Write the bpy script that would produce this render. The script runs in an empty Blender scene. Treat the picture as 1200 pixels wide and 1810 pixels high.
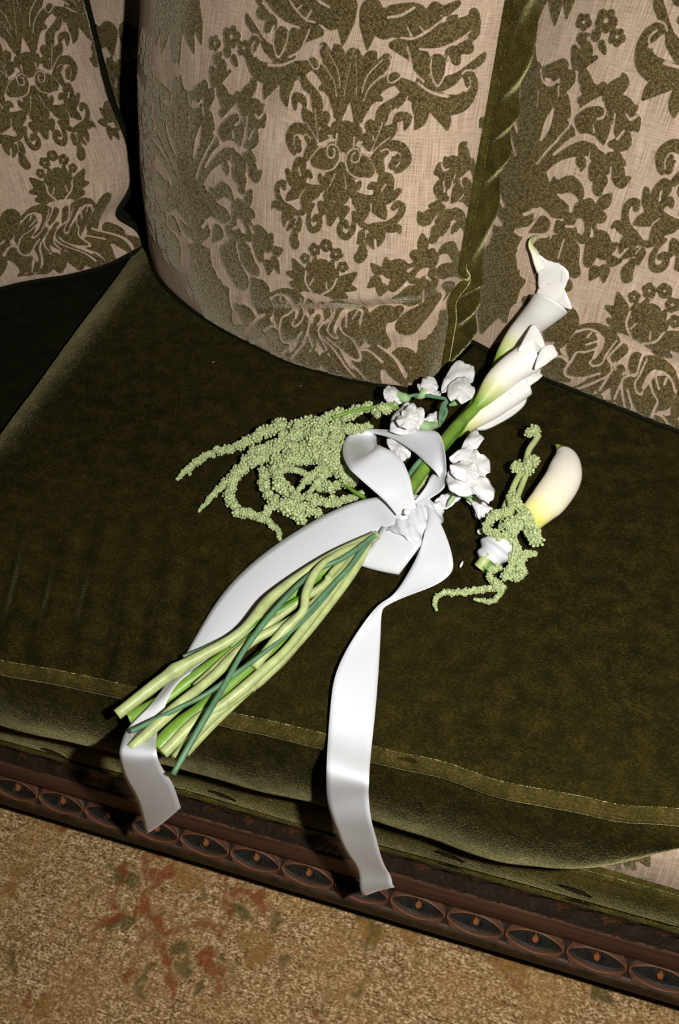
import bpy, math, random
import numpy as np
from mathutils import Matrix, Vector

# ------------------------------------------------------------------ camera
F, CX, CY = 1727.0, 600.0, 905.0            # focal length and centre in pixels of the 1200 x 1810 frame
SEAT = 0.45
ax = np.array([6000, 1098, -1727.0]); ax /= np.linalg.norm(ax)
ay = np.array([899, -2197, 1727.0]); ay -= ax * (ax @ ay); ay /= np.linalg.norm(ay)
az = np.cross(ax, ay)
M = np.stack([ax, ay, az])                  # world = M @ (right, down, forward)


def ray(px, py):
    return M @ np.array([(px - CX) / F, (py - CY) / F, 1.0])


CAM = np.array([0, 0, SEAT]) - ray(CX, CY) * 0.95


def onz(px, py, h=0.0):                     # pixel -> point at height h above the seat
    d = ray(px, py)
    return CAM + d * ((SEAT + h - CAM[2]) / d[2])


def ony(px, py, y):                         # pixel -> point on an upright plane y
    d = ray(px, py)
    return CAM + d * ((y - CAM[1]) / d[1])


def proj(P):
    v = (np.asarray(P) - CAM) @ M
    return CX + F * v[..., 0] / v[..., 2], CY + F * v[..., 1] / v[..., 2]


scn = bpy.context.scene
col = scn.collection
cd = bpy.data.cameras.new('camera')
cd.sensor_fit = 'HORIZONTAL'
cd.sensor_width = 36.0
cd.lens = 36.0 * F / 1200.0
cd.clip_start = 0.01
co = bpy.data.objects.new('camera', cd)
col.objects.link(co)
R3 = np.stack([M[:, 0], -M[:, 1], -M[:, 2]], axis=1)
mw = Matrix([list(R3[i]) + [CAM[i]] for i in range(3)] + [[0, 0, 0, 1]])
co.matrix_world = mw
scn.camera = co

# ------------------------------------------------------------------ world, flash, exposure
scn.view_settings.view_transform = 'Standard'
scn.view_settings.look = 'None'
scn.view_settings.exposure = 0.0
scn.view_settings.gamma = 1.0
wd = bpy.data.worlds.new('world')
scn.world = wd
wd.use_nodes = True
wd.node_tree.nodes['Background'].inputs[0].default_value = (1.0, 0.86, 0.66, 1)
wd.node_tree.nodes['Background'].inputs[1].default_value = 0.012
# the flash gun sits on the camera, to its right (upright frame)
fl = bpy.data.lights.new('camera_flash', 'SPOT')
fl.energy = 50.0
fl.color = (1.0, 0.965, 0.91)
fl.shadow_soft_size = 0.014
fl.spot_size = math.radians(125)
fl.spot_blend = 1.0
fo = bpy.data.objects.new('camera_flash', fl)
col.objects.link(fo)
FL = CAM + M @ np.array([0.16, -0.02, 0.0])
tgt = onz(640, 930)
q = Vector(tgt - FL).to_track_quat('-Z', 'Y')
fo.location = Vector(FL)
fo.rotation_euler = q.to_euler()


# ------------------------------------------------------------------ helpers
rng = np.random.default_rng(7)
random.seed(7)


def tag(o, label=None, cat=None, group=None, kind=None):
    if label: o['label'] = label
    if cat: o['category'] = cat
    if group: o['group'] = group
    if kind: o['kind'] = kind
    return o


def empty(name, loc):
    o = bpy.data.objects.new(name, None)
    o.empty_display_size = 0.02
    o.location = Vector(loc)
    col.objects.link(o)
    return o


def link(name, me, mat, parent=None):
    o = bpy.data.objects.new(name, me)
    if mat is not None and not me.materials: me.materials.append(mat)
    col.objects.link(o)
    if parent is not None:
        o.parent = parent
        root = parent
        t = Vector(parent.location)
        while root.parent is not None:
            root = root.parent
            t = t + Vector(root.location)
        # meshes are written in world coordinates: undo the parents' offset
        off = Vector((0, 0, 0))
        p = parent
        while p is not None:
            off += p.location + p.matrix_parent_inverse.to_translation()
            p = p.parent
        o.matrix_parent_inverse = Matrix.Translation(-off)
    return o


def mesh(name, V, Fc, mat, parent=None, smooth=True, attrs=None):
    V = np.asarray(V, dtype=np.float32).reshape(-1, 3)
    me = bpy.data.meshes.new(name)
    if isinstance(Fc, np.ndarray):
        n, k = Fc.shape
        me.vertices.add(len(V))
        me.vertices.foreach_set('co', V.ravel())
        me.loops.add(n * k)
        me.loops.foreach_set('vertex_index', Fc.astype(np.int32).ravel())
        me.polygons.add(n)
        me.polygons.foreach_set('loop_start', np.arange(0, n * k, k, dtype=np.int32))
        me.update(calc_edges=True)
    else:
        me.from_pydata([tuple(v) for v in V], [], Fc)
        me.update()
    if smooth:
        me.polygons.foreach_set('use_smooth', np.ones(len(me.polygons), dtype=bool))
    if attrs:
        for an, av in attrs.items():
            av = np.asarray(av, dtype=np.float32)
            if av.size == len(V) * 3:
                a = me.attributes.new(an, 'FLOAT_VECTOR', 'POINT')
                a.data.foreach_set('vector', av.ravel())
            else:
                a = me.attributes.new(an, 'FLOAT', 'POINT')
                a.data.foreach_set('value', av.ravel())
    return link(name, me, mat, parent)


def quads(nu, nv, wu=False, wv=False):
    iu = np.arange(nu if wu else nu - 1)
    iv = np.arange(nv if wv else nv - 1)
    a, b = np.meshgrid(iu, iv, indexing='ij')
    a2, b2 = (a + 1) % nu, (b + 1) % nv
    return np.stack([a * nv + b, a2 * nv + b, a2 * nv + b2, a * nv + b2], -1).reshape(-1, 4)


def crom(pts, n):
    P = np.asarray(pts, dtype=float)
    if len(P) == 2:
        t = np.linspace(0, 1, n)[:, None]
        return P[0] * (1 - t) + P[1] * t
    k = len(P)
    Q = np.vstack([2 * P[0] - P[1], P, 2 * P[-1] - P[-2]])
    t = np.linspace(0, k - 1 - 1e-9, n)
    i = t.astype(int)
    f = (t - i)[:, None]
    p0, p1, p2, p3 = Q[i], Q[i + 1], Q[i + 2], Q[i + 3]
    return 0.5 * (2 * p1 + (p2 - p0) * f + (2 * p0 - 5 * p1 + 4 * p2 - p3) * f ** 2 + (3 * p1 - p0 - 3 * p2 + p3) * f ** 3)


def frames(P):
    T = np.gradient(P, axis=0)
    T /= np.linalg.norm(T, axis=1)[:, None] + 1e-12
    n = np.cross(T[0], [0.13, 0.2, 1.0])
    n /= np.linalg.norm(n)
    N = []
    for t in T:
        n = n - t * (n @ t)
        n /= np.linalg.norm(n) + 1e-12
        N.append(n)
    N = np.array(N)
    return T, N, np.cross(T, N)


def tube_geo(P, r, seg=10, flat=1.0, cap=True):
    P = np.asarray(P); n = len(P)
    r = np.broadcast_to(np.asarray(r, dtype=float), (n,))
    T, N, B = frames(P)
    a = np.linspace(0, 2 * np.pi, seg, endpoint=False)
    V = P[:, None] + r[:, None, None] * (np.cos(a)[None, :, None] * N[:, None] + flat * np.sin(a)[None, :, None] * B[:, None])
    V = V.reshape(-1, 3)
    Q = quads(n, seg, wv=True).tolist()
    if cap:
        Q.append(list(range(seg))[::-1])
        Q.append(list(range((n - 1) * seg, n * seg)))
    return V, Q


def tube(name, P, r, mat, parent=None, seg=10, flat=1.0, attrs=None):
    V, Q = tube_geo(P, r, seg, flat)
    return mesh(name, V, Q, mat, parent, attrs=attrs)


def box(name, lo, hi, mat, parent=None, bev=0.0):
    x0, y0, z0 = lo; x1, y1, z1 = hi
    V = [(x, y, z) for x in (x0, x1) for y in (y0, y1) for z in (z0, z1)]
    Q = [(0, 1, 3, 2), (4, 6, 7, 5), (0, 4, 5, 1), (2, 3, 7, 6), (0, 2, 6, 4), (1, 5, 7, 3)]
    o = mesh(name, V, Q, mat, parent, smooth=False)
    if bev:
        m = o.modifiers.new('bevel', 'BEVEL'); m.width = bev; m.segments = 3
    return o


def vnoise(x, y, seed=0):                   # smooth value noise on numpy arrays
    def h(i, j):
        s = np.sin(i * 127.1 + j * 311.7 + seed * 74.7) * 43758.5453
        return s - np.floor(s)
    i, j = np.floor(x), np.floor(y)
    fx, fy = x - i, y - j
    fx, fy = fx * fx * (3 - 2 * fx), fy * fy * (3 - 2 * fy)
    return (h(i, j) * (1 - fx) + h(i + 1, j) * fx) * (1 - fy) + (h(i, j + 1) * (1 - fx) + h(i + 1, j + 1) * fx) * fy


# ------------------------------------------------------------------ materials
class NT:
    def __init__(s, name):
        s.m = bpy.data.materials.new(name)
        s.m.use_nodes = True
        s.t = s.m.node_tree
        s.b = s.t.nodes['Principled BSDF']
        s.out = s.t.nodes['Material Output']

    def n(s, kind, **kw):
        nd = s.t.nodes.new('ShaderNode' + kind)
        ins = kw.pop('ins', {})
        for k, v in kw.items(): setattr(nd, k, v)
        for k, v in ins.items(): s.set(nd, k, v)
        return nd

    def set(s, nd, k, v):
        if isinstance(v, bpy.types.NodeSocket): s.t.links.new(v, nd.inputs[k])
        else: nd.inputs[k].default_value = v

    def bs(s, **kw):
        for k, v in kw.items(): s.set(s.b, k.replace('_', ' '), v)

    def attr(s, name): return s.n('Attribute', attribute_name=name)

    def noise(s, scale, detail=3, rough=.55, vec=None):
        nd = s.n('TexNoise', ins={'Scale': scale, 'Detail': detail, 'Roughness': rough})
        if vec is not None: s.set(nd, 'Vector', vec)
        return nd.outputs['Fac']

    def ramp(s, fac, stops):
        r = s.n('ValToRGB')
        e = r.color_ramp.elements
        while len(e) < len(stops): e.new(0.5)
        for i, (p, c) in enumerate(stops):
            e[i].position = p
            e[i].color = tuple(c) + (1,) if len(c) == 3 else c
        s.set(r, 'Fac', fac)
        return r.outputs['Color']

    def mix(s, fac, a, b, mode='MIX'):
        m = s.n('Mix', data_type='RGBA', blend_type=mode)
        s.set(m, 0, fac); s.set(m, 6, a); s.set(m, 7, b)
        return m.outputs[2]

    def math(s, op, a, b=0.0, c=0.0):
        m = s.n('Math', operation=op)
        s.set(m, 0, a); s.set(m, 1, b); s.set(m, 2, c)
        return m.outputs[0]

    def bump(s, h, strength=.3, dist=.001, normal=None):
        b = s.n('Bump', ins={'Strength': strength, 'Distance': dist, 'Height': h})
        if normal is not None: s.set(b, 'Normal', normal)
        return b.outputs['Normal']

    def obj(s): return s.n('TexCoord').outputs['Object']


def c4(r, g, b): return (r, g, b, 1)


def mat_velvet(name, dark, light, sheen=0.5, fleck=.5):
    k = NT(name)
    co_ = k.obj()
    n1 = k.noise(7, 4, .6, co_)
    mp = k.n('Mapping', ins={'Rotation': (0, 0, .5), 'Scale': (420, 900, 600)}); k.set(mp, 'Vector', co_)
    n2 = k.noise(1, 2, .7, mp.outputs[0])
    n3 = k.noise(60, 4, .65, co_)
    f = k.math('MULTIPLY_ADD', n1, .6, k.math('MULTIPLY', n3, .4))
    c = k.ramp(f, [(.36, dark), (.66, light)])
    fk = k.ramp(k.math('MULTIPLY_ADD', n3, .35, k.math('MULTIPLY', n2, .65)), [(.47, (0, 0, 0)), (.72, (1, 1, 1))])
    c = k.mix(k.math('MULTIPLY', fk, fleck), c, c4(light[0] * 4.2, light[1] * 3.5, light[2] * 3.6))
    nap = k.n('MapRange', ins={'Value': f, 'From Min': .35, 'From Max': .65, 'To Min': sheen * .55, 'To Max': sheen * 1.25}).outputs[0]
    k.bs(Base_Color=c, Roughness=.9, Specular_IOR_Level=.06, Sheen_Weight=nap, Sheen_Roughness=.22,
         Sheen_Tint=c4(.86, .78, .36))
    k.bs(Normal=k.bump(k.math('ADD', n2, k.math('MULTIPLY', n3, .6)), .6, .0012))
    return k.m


M_velvet = mat_velvet('olive_velvet', (.0068, .0062, .0010), (.0145, .0120, .0019), .70, .8)
M_velvet2 = mat_velvet('olive_velvet_trim', (.024, .0205, .0042), (.050, .0415, .0090), .9, .5)
M_welt = mat_velvet('olive_velvet_welt', (.020, .0165, .0035), (.042, .034, .008), .85, .6)
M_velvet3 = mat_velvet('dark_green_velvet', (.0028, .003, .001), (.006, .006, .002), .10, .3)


def mat_damask():
    k = NT('damask_chenille')
    a = k.attr('pile').outputs['Fac']
    uv = k.attr('cloth').outputs['Vector']
    sep = k.n('SeparateXYZ'); k.set(sep, 0, uv)
    # ragged woven edge of the pile figure
    jit = k.noise(1300, 1, .5, uv)
    e = k.math('MULTIPLY_ADD', k.math('SUBTRACT', jit, .5), .0011, a)
    msk = k.n('MapRange', interpolation_type='SMOOTHSTEP', ins={'Value': e, 'From Min': -.00035, 'From Max': .00035, 'To Min': 1.0, 'To Max': 0.0}).outputs[0]
    # ground: pinkish beige with fine slubs along the warp
    st = k.n('Mapping', ins={'Scale': (900, 26, 1)}); k.set(st, 'Vector', uv)
    slub = k.n('TexNoise', ins={'Scale': 1.0, 'Detail': 3}); k.set(slub, 'Vector', st.outputs[0])
    st2 = k.n('Mapping', ins={'Scale': (60, 800, 1)}); k.set(st2, 'Vector', uv)
    weft = k.n('TexNoise', ins={'Scale': 1.0, 'Detail': 2}); k.set(weft, 'Vector', st2.outputs[0])
    g = k.math('MULTIPLY_ADD', slub.outputs['Fac'], .65, k.math('MULTIPLY', weft.outputs['Fac'], .35))
    ground = k.ramp(g, [(.30, (.22, .145, .092)), (.50, (.465, .345, .252)), (.66, (.60, .475, .37))])
    # figure: olive brown chenille with a coarse twill
    tw = k.n('Mapping', ins={'Rotation': (0, 0, .6), 'Scale': (520, 520, 1)}); k.set(tw, 'Vector', uv)
    vor = k.n('TexVoronoi', ins={'Scale': 1.0, 'Randomness': .75}); k.set(vor, 'Vector', tw.outputs[0])
    fn = k.noise(40, 3, .6, uv)
    figc = k.ramp(vor.outputs['Distance'], [(.05, (.30, .225, .105)), (.40, (.112, .080, .027)), (.80, (.022, .014, .0045))])
    fig = k.mix(k.math('MULTIPLY', fn, .35), figc, c4(.15, .115, .045))
    k.bs(Base_Color=k.mix(msk, ground, fig), Roughness=.8, Specular_IOR_Level=.15)
    k.bs(Sheen_Weight=k.math('MULTIPLY', msk, 1.0), Sheen_Roughness=.38, Sheen_Tint=c4(1.0, .9, .66))
    h = k.math('MULTIPLY_ADD', k.math('MULTIPLY', msk, k.math('SUBTRACT', 1.0, vor.outputs['Distance'])), 1.0, k.math('MULTIPLY', g, .5))
    k.bs(Normal=k.bump(h, .55, .0013))
    return k.m


M_damask = mat_damask()


def mat_simple(name, colr, rough=.5, spec=.3, bump=None, noise=None, **kw):
    k = NT(name)
    c = c4(*colr)
    if noise:
        sc, lo, hi = noise
        c = k.ramp(k.noise(sc, 4, .6, k.obj()), [(.3, [x * lo for x in colr]), (.7, [min(1, x * hi) for x in colr])])
    k.bs(Base_Color=c, Roughness=rough, Specular_IOR_Level=spec, **kw)
    if bump: k.bs(Normal=k.bump(k.noise(bump[0], 3, .6, k.obj()), bump[1], bump[2]))
    return k.m


M_black = mat_simple('black_piping_and_seam_shade', (.008, .008, .004), .9, .05, (800, .4, .001))  # small pillow's own black; elsewhere seam shadow put into the piping colour
M_wood = None


def mat_wood():
    k = NT('carved_walnut')
    co_ = k.obj()
    mp = k.n('Mapping', ins={'Scale': (6, 160, 160)}); k.set(mp, 'Vector', co_)
    gr = k.n('TexNoise', ins={'Scale': 1.0, 'Detail': 6, 'Roughness': .65}); k.set(gr, 'Vector', mp.outputs[0])
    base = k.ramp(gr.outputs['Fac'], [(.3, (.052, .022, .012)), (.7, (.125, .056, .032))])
    st = k.attr('stain_shade').outputs['Fac']  # dark stain on the moulding; in the eyes also painted recess shade
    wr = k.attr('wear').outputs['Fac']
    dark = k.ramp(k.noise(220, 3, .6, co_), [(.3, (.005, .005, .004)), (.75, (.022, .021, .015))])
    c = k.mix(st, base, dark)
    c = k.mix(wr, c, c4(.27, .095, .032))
    k.bs(Base_Color=c, Roughness=.55, Specular_IOR_Level=.25, Normal=k.bump(gr.outputs['Fac'], .25, .0006))
    return k.m


M_wood = mat_wood()
M_darkwood = mat_simple('dark_stained_walnut', (.032, .018, .0065), .62, .18, (120, .5, .002), (60, .5, 1.7))
M_satin = None


def mat_satin():
    k = NT('white_satin')
    co_ = k.obj()
    n = k.noise(1500, 2, .5, co_)
    k.bs(Base_Color=c4(.61, .625, .66), Roughness=.29, Specular_IOR_Level=.55, Sheen_Weight=.15, Sheen_Roughness=.3,
         Anisotropic=.45, Normal=k.bump(n, .06, .0004))
    return k.m


M_satin = mat_satin()


def mat_spathe(name, stops):
    k = NT(name)
    a = k.attr('along').outputs['Fac']
    n = k.noise(90, 3, .6, k.obj())
    f = k.math('MULTIPLY_ADD', k.math('SUBTRACT', n, .5), .12, a)
    k.bs(Base_Color=k.ramp(f, stops), Roughness=.45, Specular_IOR_Level=.3, Subsurface_Weight=.12, Subsurface_Scale=.004,
         Subsurface_Radius=(1, .9, .6), Normal=k.bump(n, .12, .001))
    return k.m


M_calla = mat_spathe('calla_spathe', [(0, (.085, .21, .012)), (.12, (.20, .36, .04)), (.30, (.58, .62, .27)), (.45, (.80, .78, .62)), (.62, (.83, .81, .75)), (1, (.86, .85, .82))])
M_calla2 = mat_spathe('calla_spathe_yellow_throat', [(0, (.55, .58, .10)), (.16, (.70, .68, .22)), (.36, (.80, .74, .52)), (.6, (.80, .75, .65)), (.93, (.80, .76, .68)), (1, (.55, .60, .22))])
M_tail = mat_simple('calla_tail_green', (.30, .38, .06), .5)
M_petal = mat_simple('white_petal', (.70, .69, .70), .55, .25, (160, .35, .002), None, Subsurface_Weight=.1, Subsurface_Scale=.003)
M_stem_pale = mat_simple('pale_green_stem', (.40, .46, .19), .42, .35, (90, .25, .002), (70, .7, 1.15))
M_stem_green = mat_simple('bright_green_stem', (.15, .275, .035), .4, .35, (90, .25, .002), (50, .75, 1.25))
M_stem_deep = mat_simple('deep_green_stem', (.075, .20, .02), .4, .35, (90, .25, .002), (60, .7, 1.3))
M_stem_blue = mat_simple('blue_green_stem', (.085, .18, .095), .45, .3, (120, .2, .001), (60, .75, 1.3))
M_calyx = mat_simple('pale_green_calyx', (.30, .46, .22), .5, .3)
M_pearl = mat_simple('pearl_pin_head', (.82, .80, .78), .18, .5, Coat_Weight=.3)
M_wire = mat_simple('pin_steel', (.55, .5, .45), .3, .5, Metallic=1.0)
M_amar = mat_simple('pale_green_amaranth', (.45, .53, .26), .7, .2, None, (420, .45, 1.4))


def mat_rug():
    k = NT('worn_wool_rug')
    co_ = k.obj()
    mp = k.n('Mapping', ins={'Rotation': (0, 0, .02), 'Scale': (260, 430, 1)}); k.set(mp, 'Vector', co_)
    kn = k.n('TexNoise', ins={'Scale': 1.0, 'Detail': 2, 'Roughness': .6}); k.set(kn, 'Vector', mp.outputs[0])
    big = k.noise(14, 5, .65, co_)
    med = k.noise(120, 4, .7, co_)
    f = k.math('MULTIPLY_ADD', kn.outputs['Fac'], .55, k.math('MULTIPLY', med, .45))
    base = k.ramp(f, [(.37, (.090, .043, .012)), (.5, (.345, .215, .095)), (.61, (.82, .60, .35))])
    ms = k.n('Mapping', ins={'Scale': (14, 240, 1)}); k.set(ms, 'Vector', co_)
    srk = k.ramp(k.noise(1, 3, .6, ms.outputs[0]), [(.34, (.52, .46, .40)), (.52, (1, 1, 1))])
    base = k.mix(.7, base, srk, 'MULTIPLY')
    gold = k.ramp(big, [(.42, (0, 0, 0)), (.62, (1, 1, 1))])
    base = k.mix(k.math('MULTIPLY', gold, .55), base, k.mix(f, c4(.16, .075, .02), c4(.46, .27, .09)))
    for an, lo, hi in (('gold', (.13, .062, .012), (.36, .19, .045)), ('green', (.026, .026, .006), (.12, .105, .032)), ('red', (.10, .017, .004), (.30, .070, .020))):
        mk = k.attr(an).outputs['Fac']
        rag = k.math('MULTIPLY_ADD', k.math('SUBTRACT', med, .5), 1.1, mk)
        rag = k.math('MULTIPLY_ADD', k.math('SUBTRACT', kn.outputs['Fac'], .5), 1.0, rag)
        s = k.n('MapRange', interpolation_type='SMOOTHSTEP', ins={'Value': rag, 'From Min': .35, 'From Max': .75}).outputs[0]
        base = k.mix(k.math('MULTIPLY', s, .78), base, k.mix(f, c4(*lo), c4(*hi)))
    k.bs(Base_Color=base, Roughness=.9, Specular_IOR_Level=.1, Normal=k.bump(f, .8, .002))
    return k.m


M_rug = mat_rug()
M_floor = mat_simple('dark_oak_floor', (.10, .05, .025), .5, .3, None, (8, .6, 1.4))
M_wall = mat_simple('warm_plaster_wall', (.42, .36, .28), .9, .1, (40, .2, .002))

# ------------------------------------------------------------------ the setting
tag(box('floor', (-2.2, -2.2, -.06), (2.2, 1.2, -.012), M_floor), 'dark wooden floor under the rug', 'floor', kind='structure')
tag(box('wall_back', (-2.2, 1.2, -.06), (2.2, 1.3, 2.5), M_wall), 'plain plaster wall behind the sofa', 'wall', kind='structure')

# ------------------------------------------------------------------ distance-field strokes (woven figure, rug figure)


class Field:
    def __init__(s, x0, x1, y0, y1, res):
        s.x0, s.y0, s.res = x0, y0, res
        s.nx, s.ny = int((x1 - x0) / res) + 1, int((y1 - y0) / res) + 1
        s.d = np.full((s.nx, s.ny), .02, dtype=np.float32)
        s.l = np.full((s.nx, s.ny), .02, dtype=np.float32)
        s.xs = x0 + np.arange(s.nx) * res
        s.ys = y0 + np.arange(s.ny) * res

    def stroke(s, pts, light=False):        # pts (x, y, radius)
        P = np.asarray(pts, dtype=float)
        if len(P) > 1:
            L = np.abs(np.diff(P[:, :2], axis=0)).sum()
            P = crom(P, max(4, int(L / (s.res * 2.0))))
        A = s.l if light else s.d
        pad = .005
        for x, y, r in P:
            r = max(r, 1e-4)
            i0 = max(0, int((x - r - pad - s.x0) / s.res)); i1 = min(s.nx, int((x + r + pad - s.x0) / s.res) + 2)
            j0 = max(0, int((y - r - pad - s.y0) / s.res)); j1 = min(s.ny, int((y + r + pad - s.y0) / s.res) + 2)
            if i1 <= i0 or j1 <= j0: continue
            dd = np.sqrt((s.xs[i0:i1, None] - x) ** 2 + (s.ys[None, j0:j1] - y) ** 2) - r
            np.minimum(A[i0:i1, j0:j1], dd, out=A[i0:i1, j0:j1])

    def val(s): return np.maximum(s.d - .0008, -(s.l - .00005))

    def sample(s, V, x, y, default=.02):
        fx = (x - s.x0) / s.res; fy = (y - s.y0) / s.res
        ok = (fx >= 0) & (fy >= 0) & (fx < s.nx - 1) & (fy < s.ny - 1)
        i = np.clip(fx.astype(int), 0, s.nx - 2); j = np.clip(fy.astype(int), 0, s.ny - 2)
        a, b = fx - i, fy - j
        v = (V[i, j] * (1 - a) + V[i + 1, j] * a) * (1 - b) + (V[i, j + 1] * (1 - a) + V[i + 1, j + 1] * a) * b
        return np.where(ok, v, default)


# ------------------------------------------------------------------ sofa frame and carved rail
sofa = empty('sofa', (0.0, 0.2, 0.0))
tag(sofa, 'antique sofa with a carved dark walnut rail and olive velvet front', 'sofa')
X0, X1 = -1.02, 0.68


def sweep_x(name, prof, mat, parent, nx=60, x0=X0, x1=X1, wob=0.0, closed=True, seed=0, attrs=None):
    prof = np.asarray(prof, dtype=float)
    xs = np.linspace(x0, x1, nx)
    V = np.zeros((nx, len(prof), 3))
    V[..., 0] = xs[:, None]
    V[..., 1] = prof[None, :, 0] + wob * (vnoise(xs * 9, xs * 0, seed)[:, None] - .5)
    V[..., 2] = prof[None, :, 1] + wob * (vnoise(xs * 7 + 5, xs * 0, seed + 1)[:, None] - .5)
    Q = quads(nx, len(prof), wv=closed).tolist()
    if closed:
        k = len(prof)
        Q += [list(range(k))[::-1], list(range((nx - 1) * k, nx * k))]
    return mesh(name, V, Q, mat, parent, attrs=attrs)


# velvet front band with its top piping
sweep_x('velvet_band', [(-.2272, .226), (-.2280, .236), (-.2268, .252), (-.2245, .268), (-.2195, .281), (-.20, .284), (-.19, .226)], M_velvet2, sofa, 120, wob=.002)
tube('band_piping', crom([(X0, -.2205, .283), (-.3, -.2215, .284), (.2, -.2205, .282), (X1, -.2215, .283)], 60), .0028, M_velvet2, sofa, 8)
tube('band_piping', crom([(X0, -.2285, .2270), (-.3, -.229, .2275), (.2, -.2285, .2270), (X1, -.229, .2270)], 60), .0024, M_velvet2, sofa, 8)


# leaf shaped dark tufts worked into the velvet band
def leaf_patch(px, py, ln, wd, rot):
    c = ony(px, py, -.2285)
    n = 14
    t = np.linspace(0, 1, n)
    w = wd * np.sin(np.pi * t) ** .8
    dx, dz = math.cos(rot), math.sin(rot)
    V = []
    for s_, dep in ((-1, 0.0), (0, -.0009), (1, 0.0)):
        for i in range(n):
            a = (t[i] - .5) * ln
            V.append((c[0] + a * dx - s_ * w[i] * dz, c[1] + dep - .0006, c[2] + a * dz + s_ * w[i] * dx))
    return mesh('leaf_tuft', V, quads(3, n).tolist(), M_velvet3, sofa)


for a in ((402, 1428, .034, .009, -.25), (394, 1405, .03, .005, -.3), (801, 1536, .036, .010, -.2), (795, 1512, .03, .005, -.3),
          (1025, 1598, .036, .010, -.2), (1018, 1573, .032, .005, -.3), (95, 1330, .03, .007, -.3)):
    leaf_patch(*a)

# deck under the cushions and sofa body
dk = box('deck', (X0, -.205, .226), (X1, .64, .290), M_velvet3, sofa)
box('underframe', (X0, -.21, .10), (X1, .66, .225), M_darkwood, sofa)
for lx in (X0 + .05, X1 - .11):
    for ly in (-.19, .40):
        t = np.linspace(0, 1, 12)
        tube('leg', np.stack([np.full(12, lx + .03), np.full(12, ly + .03), -.0 + .1 * t], 1), .026 + .012 * np.sin(t * np.pi), M_darkwood, sofa, 14)

nx, nz = 200, 30
xs = np.linspace(.10, .47, nx); an = np.linspace(-.3, 1.35 * np.pi, nz)
gr_ = np.clip((xs - .16) / .22, 0, 1)
V = np.zeros((nx, nz, 3)); V[..., 0] = xs[:, None]
V[..., 1] = -.190 - .024 * np.sin(an)[None] * (.8 + .2 * gr_[:, None])
V[..., 2] = .268 + (.018 + .058 * gr_[:, None]) * np.cos(an)[None]
ROLL = (V, nx, nz)
# carved leaf moulding (dark) between velvet and eyes
nx, nz = 1500, 26
xs = np.linspace(X0, X1, nx); vs = np.linspace(0, 1, nz)
XX, VV = np.meshgrid(xs, vs, indexing='ij')
prof = crom([(-.2292, .2262), (-.2262, .217), (-.2215, .205), (-.2215, .193), (-.2285, .182), (-.2325, .1755)], nz)
ph = (XX / .046 + VV * .9)
lf = ph - np.floor(ph)
leafh = np.sin(np.pi * np.clip(lf * 1.25, 0, 1)) ** .7 * np.sin(np.pi * np.clip(VV * 1.1, 0, 1))
vein = .5 + .5 * np.cos((lf - .4) * 34 + VV * 9)
hgt = leafh * .0075 + vein * leafh * .0022 + (vnoise(XX * 260, VV * 9, 3) - .5) * .0018
V = np.zeros((nx, nz, 3)); V[..., 0] = XX
V[..., 1] = prof[None, :, 0] - hgt * .75
V[..., 2] = prof[None, :, 1] + hgt * .35
wear = np.clip((hgt - .0062) / .0028, 0, 1) * .8
mold = mesh('leaf_moulding', V, quads(nx, nz), M_wood, sofa, attrs={'stain_shade': np.full(XX.shape, .86), 'wear': wear * np.clip(vnoise(XX * 60, VV * 4, 8) * 2 - .7, 0, 1)})
# reddish plain fillet
sweep_x('plain_fillet', [(-.2325, .1760), (-.2335, .170), (-.2345, .155), (-.2360, .1405), (-.235, .137), (-.20, .137), (-.20, .176)], M_wood, sofa, 90, wob=.0006)
# eyes
eye_px = [(105, 1417), (188, 1439), (362, 1490), (450, 1518), (537, 1545), (729, 1601), (835, 1631), (945, 1663), (1066, 1697)]
ex = [ony(a, b, -.244)[0] for a, b in eye_px]
idx = [0, 1, 3, 4, 5, 7, 8, 9, 10]
PITCH, EX0 = np.polyfit(idx, ex, 1)
EW, EH = PITCH, .0240                       # one panel: along the rail, across the sloping face
nx, nz = 96, 46
xx = np.linspace(-EW / 2, EW / 2, nx); zz = np.linspace(-EH / 2, EH / 2, nz)
A_, B_ = np.meshgrid(xx, zz, indexing='ij')
hl, hh = EW * .468, EH * .455
q_ = np.clip(1 - np.abs(A_ / hl) ** 2.0, 0, 1)
alm = np.abs(B_ + .0008 * A_ / hl) / (hh * q_ ** .72 + 1e-6)        # < 1 inside the almond
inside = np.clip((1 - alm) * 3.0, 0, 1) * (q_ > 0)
rim = np.exp(-((alm - 1.03) / .062) ** 2) * (q_ > .01) + np.exp(-((np.abs(A_) - hl) / .0011) ** 2) * np.exp(-(B_ / .004) ** 2)
rim = np.clip(rim, 0, 1)
ri = np.sqrt(A_ ** 2 + (B_) ** 2)
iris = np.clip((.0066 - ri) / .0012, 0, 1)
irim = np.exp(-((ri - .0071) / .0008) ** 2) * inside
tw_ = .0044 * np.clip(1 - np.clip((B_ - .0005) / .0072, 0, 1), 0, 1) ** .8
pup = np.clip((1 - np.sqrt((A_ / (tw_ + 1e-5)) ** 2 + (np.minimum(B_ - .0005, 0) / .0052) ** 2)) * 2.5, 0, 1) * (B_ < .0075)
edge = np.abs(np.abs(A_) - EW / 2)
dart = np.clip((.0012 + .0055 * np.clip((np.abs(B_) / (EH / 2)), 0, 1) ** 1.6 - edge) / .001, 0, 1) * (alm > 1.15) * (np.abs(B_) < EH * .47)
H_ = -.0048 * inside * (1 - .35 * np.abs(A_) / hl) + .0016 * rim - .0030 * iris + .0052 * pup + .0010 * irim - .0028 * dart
stain_shade = np.clip(inside * 1.1 + dart * .9 + iris - pup * 1.2, 0, 1) * .97  # own dark stain, plus the shade of the recesses put into the colour
wear = np.clip(rim * .6 * (1 - dart) + pup * .85, 0, 1)
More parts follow.
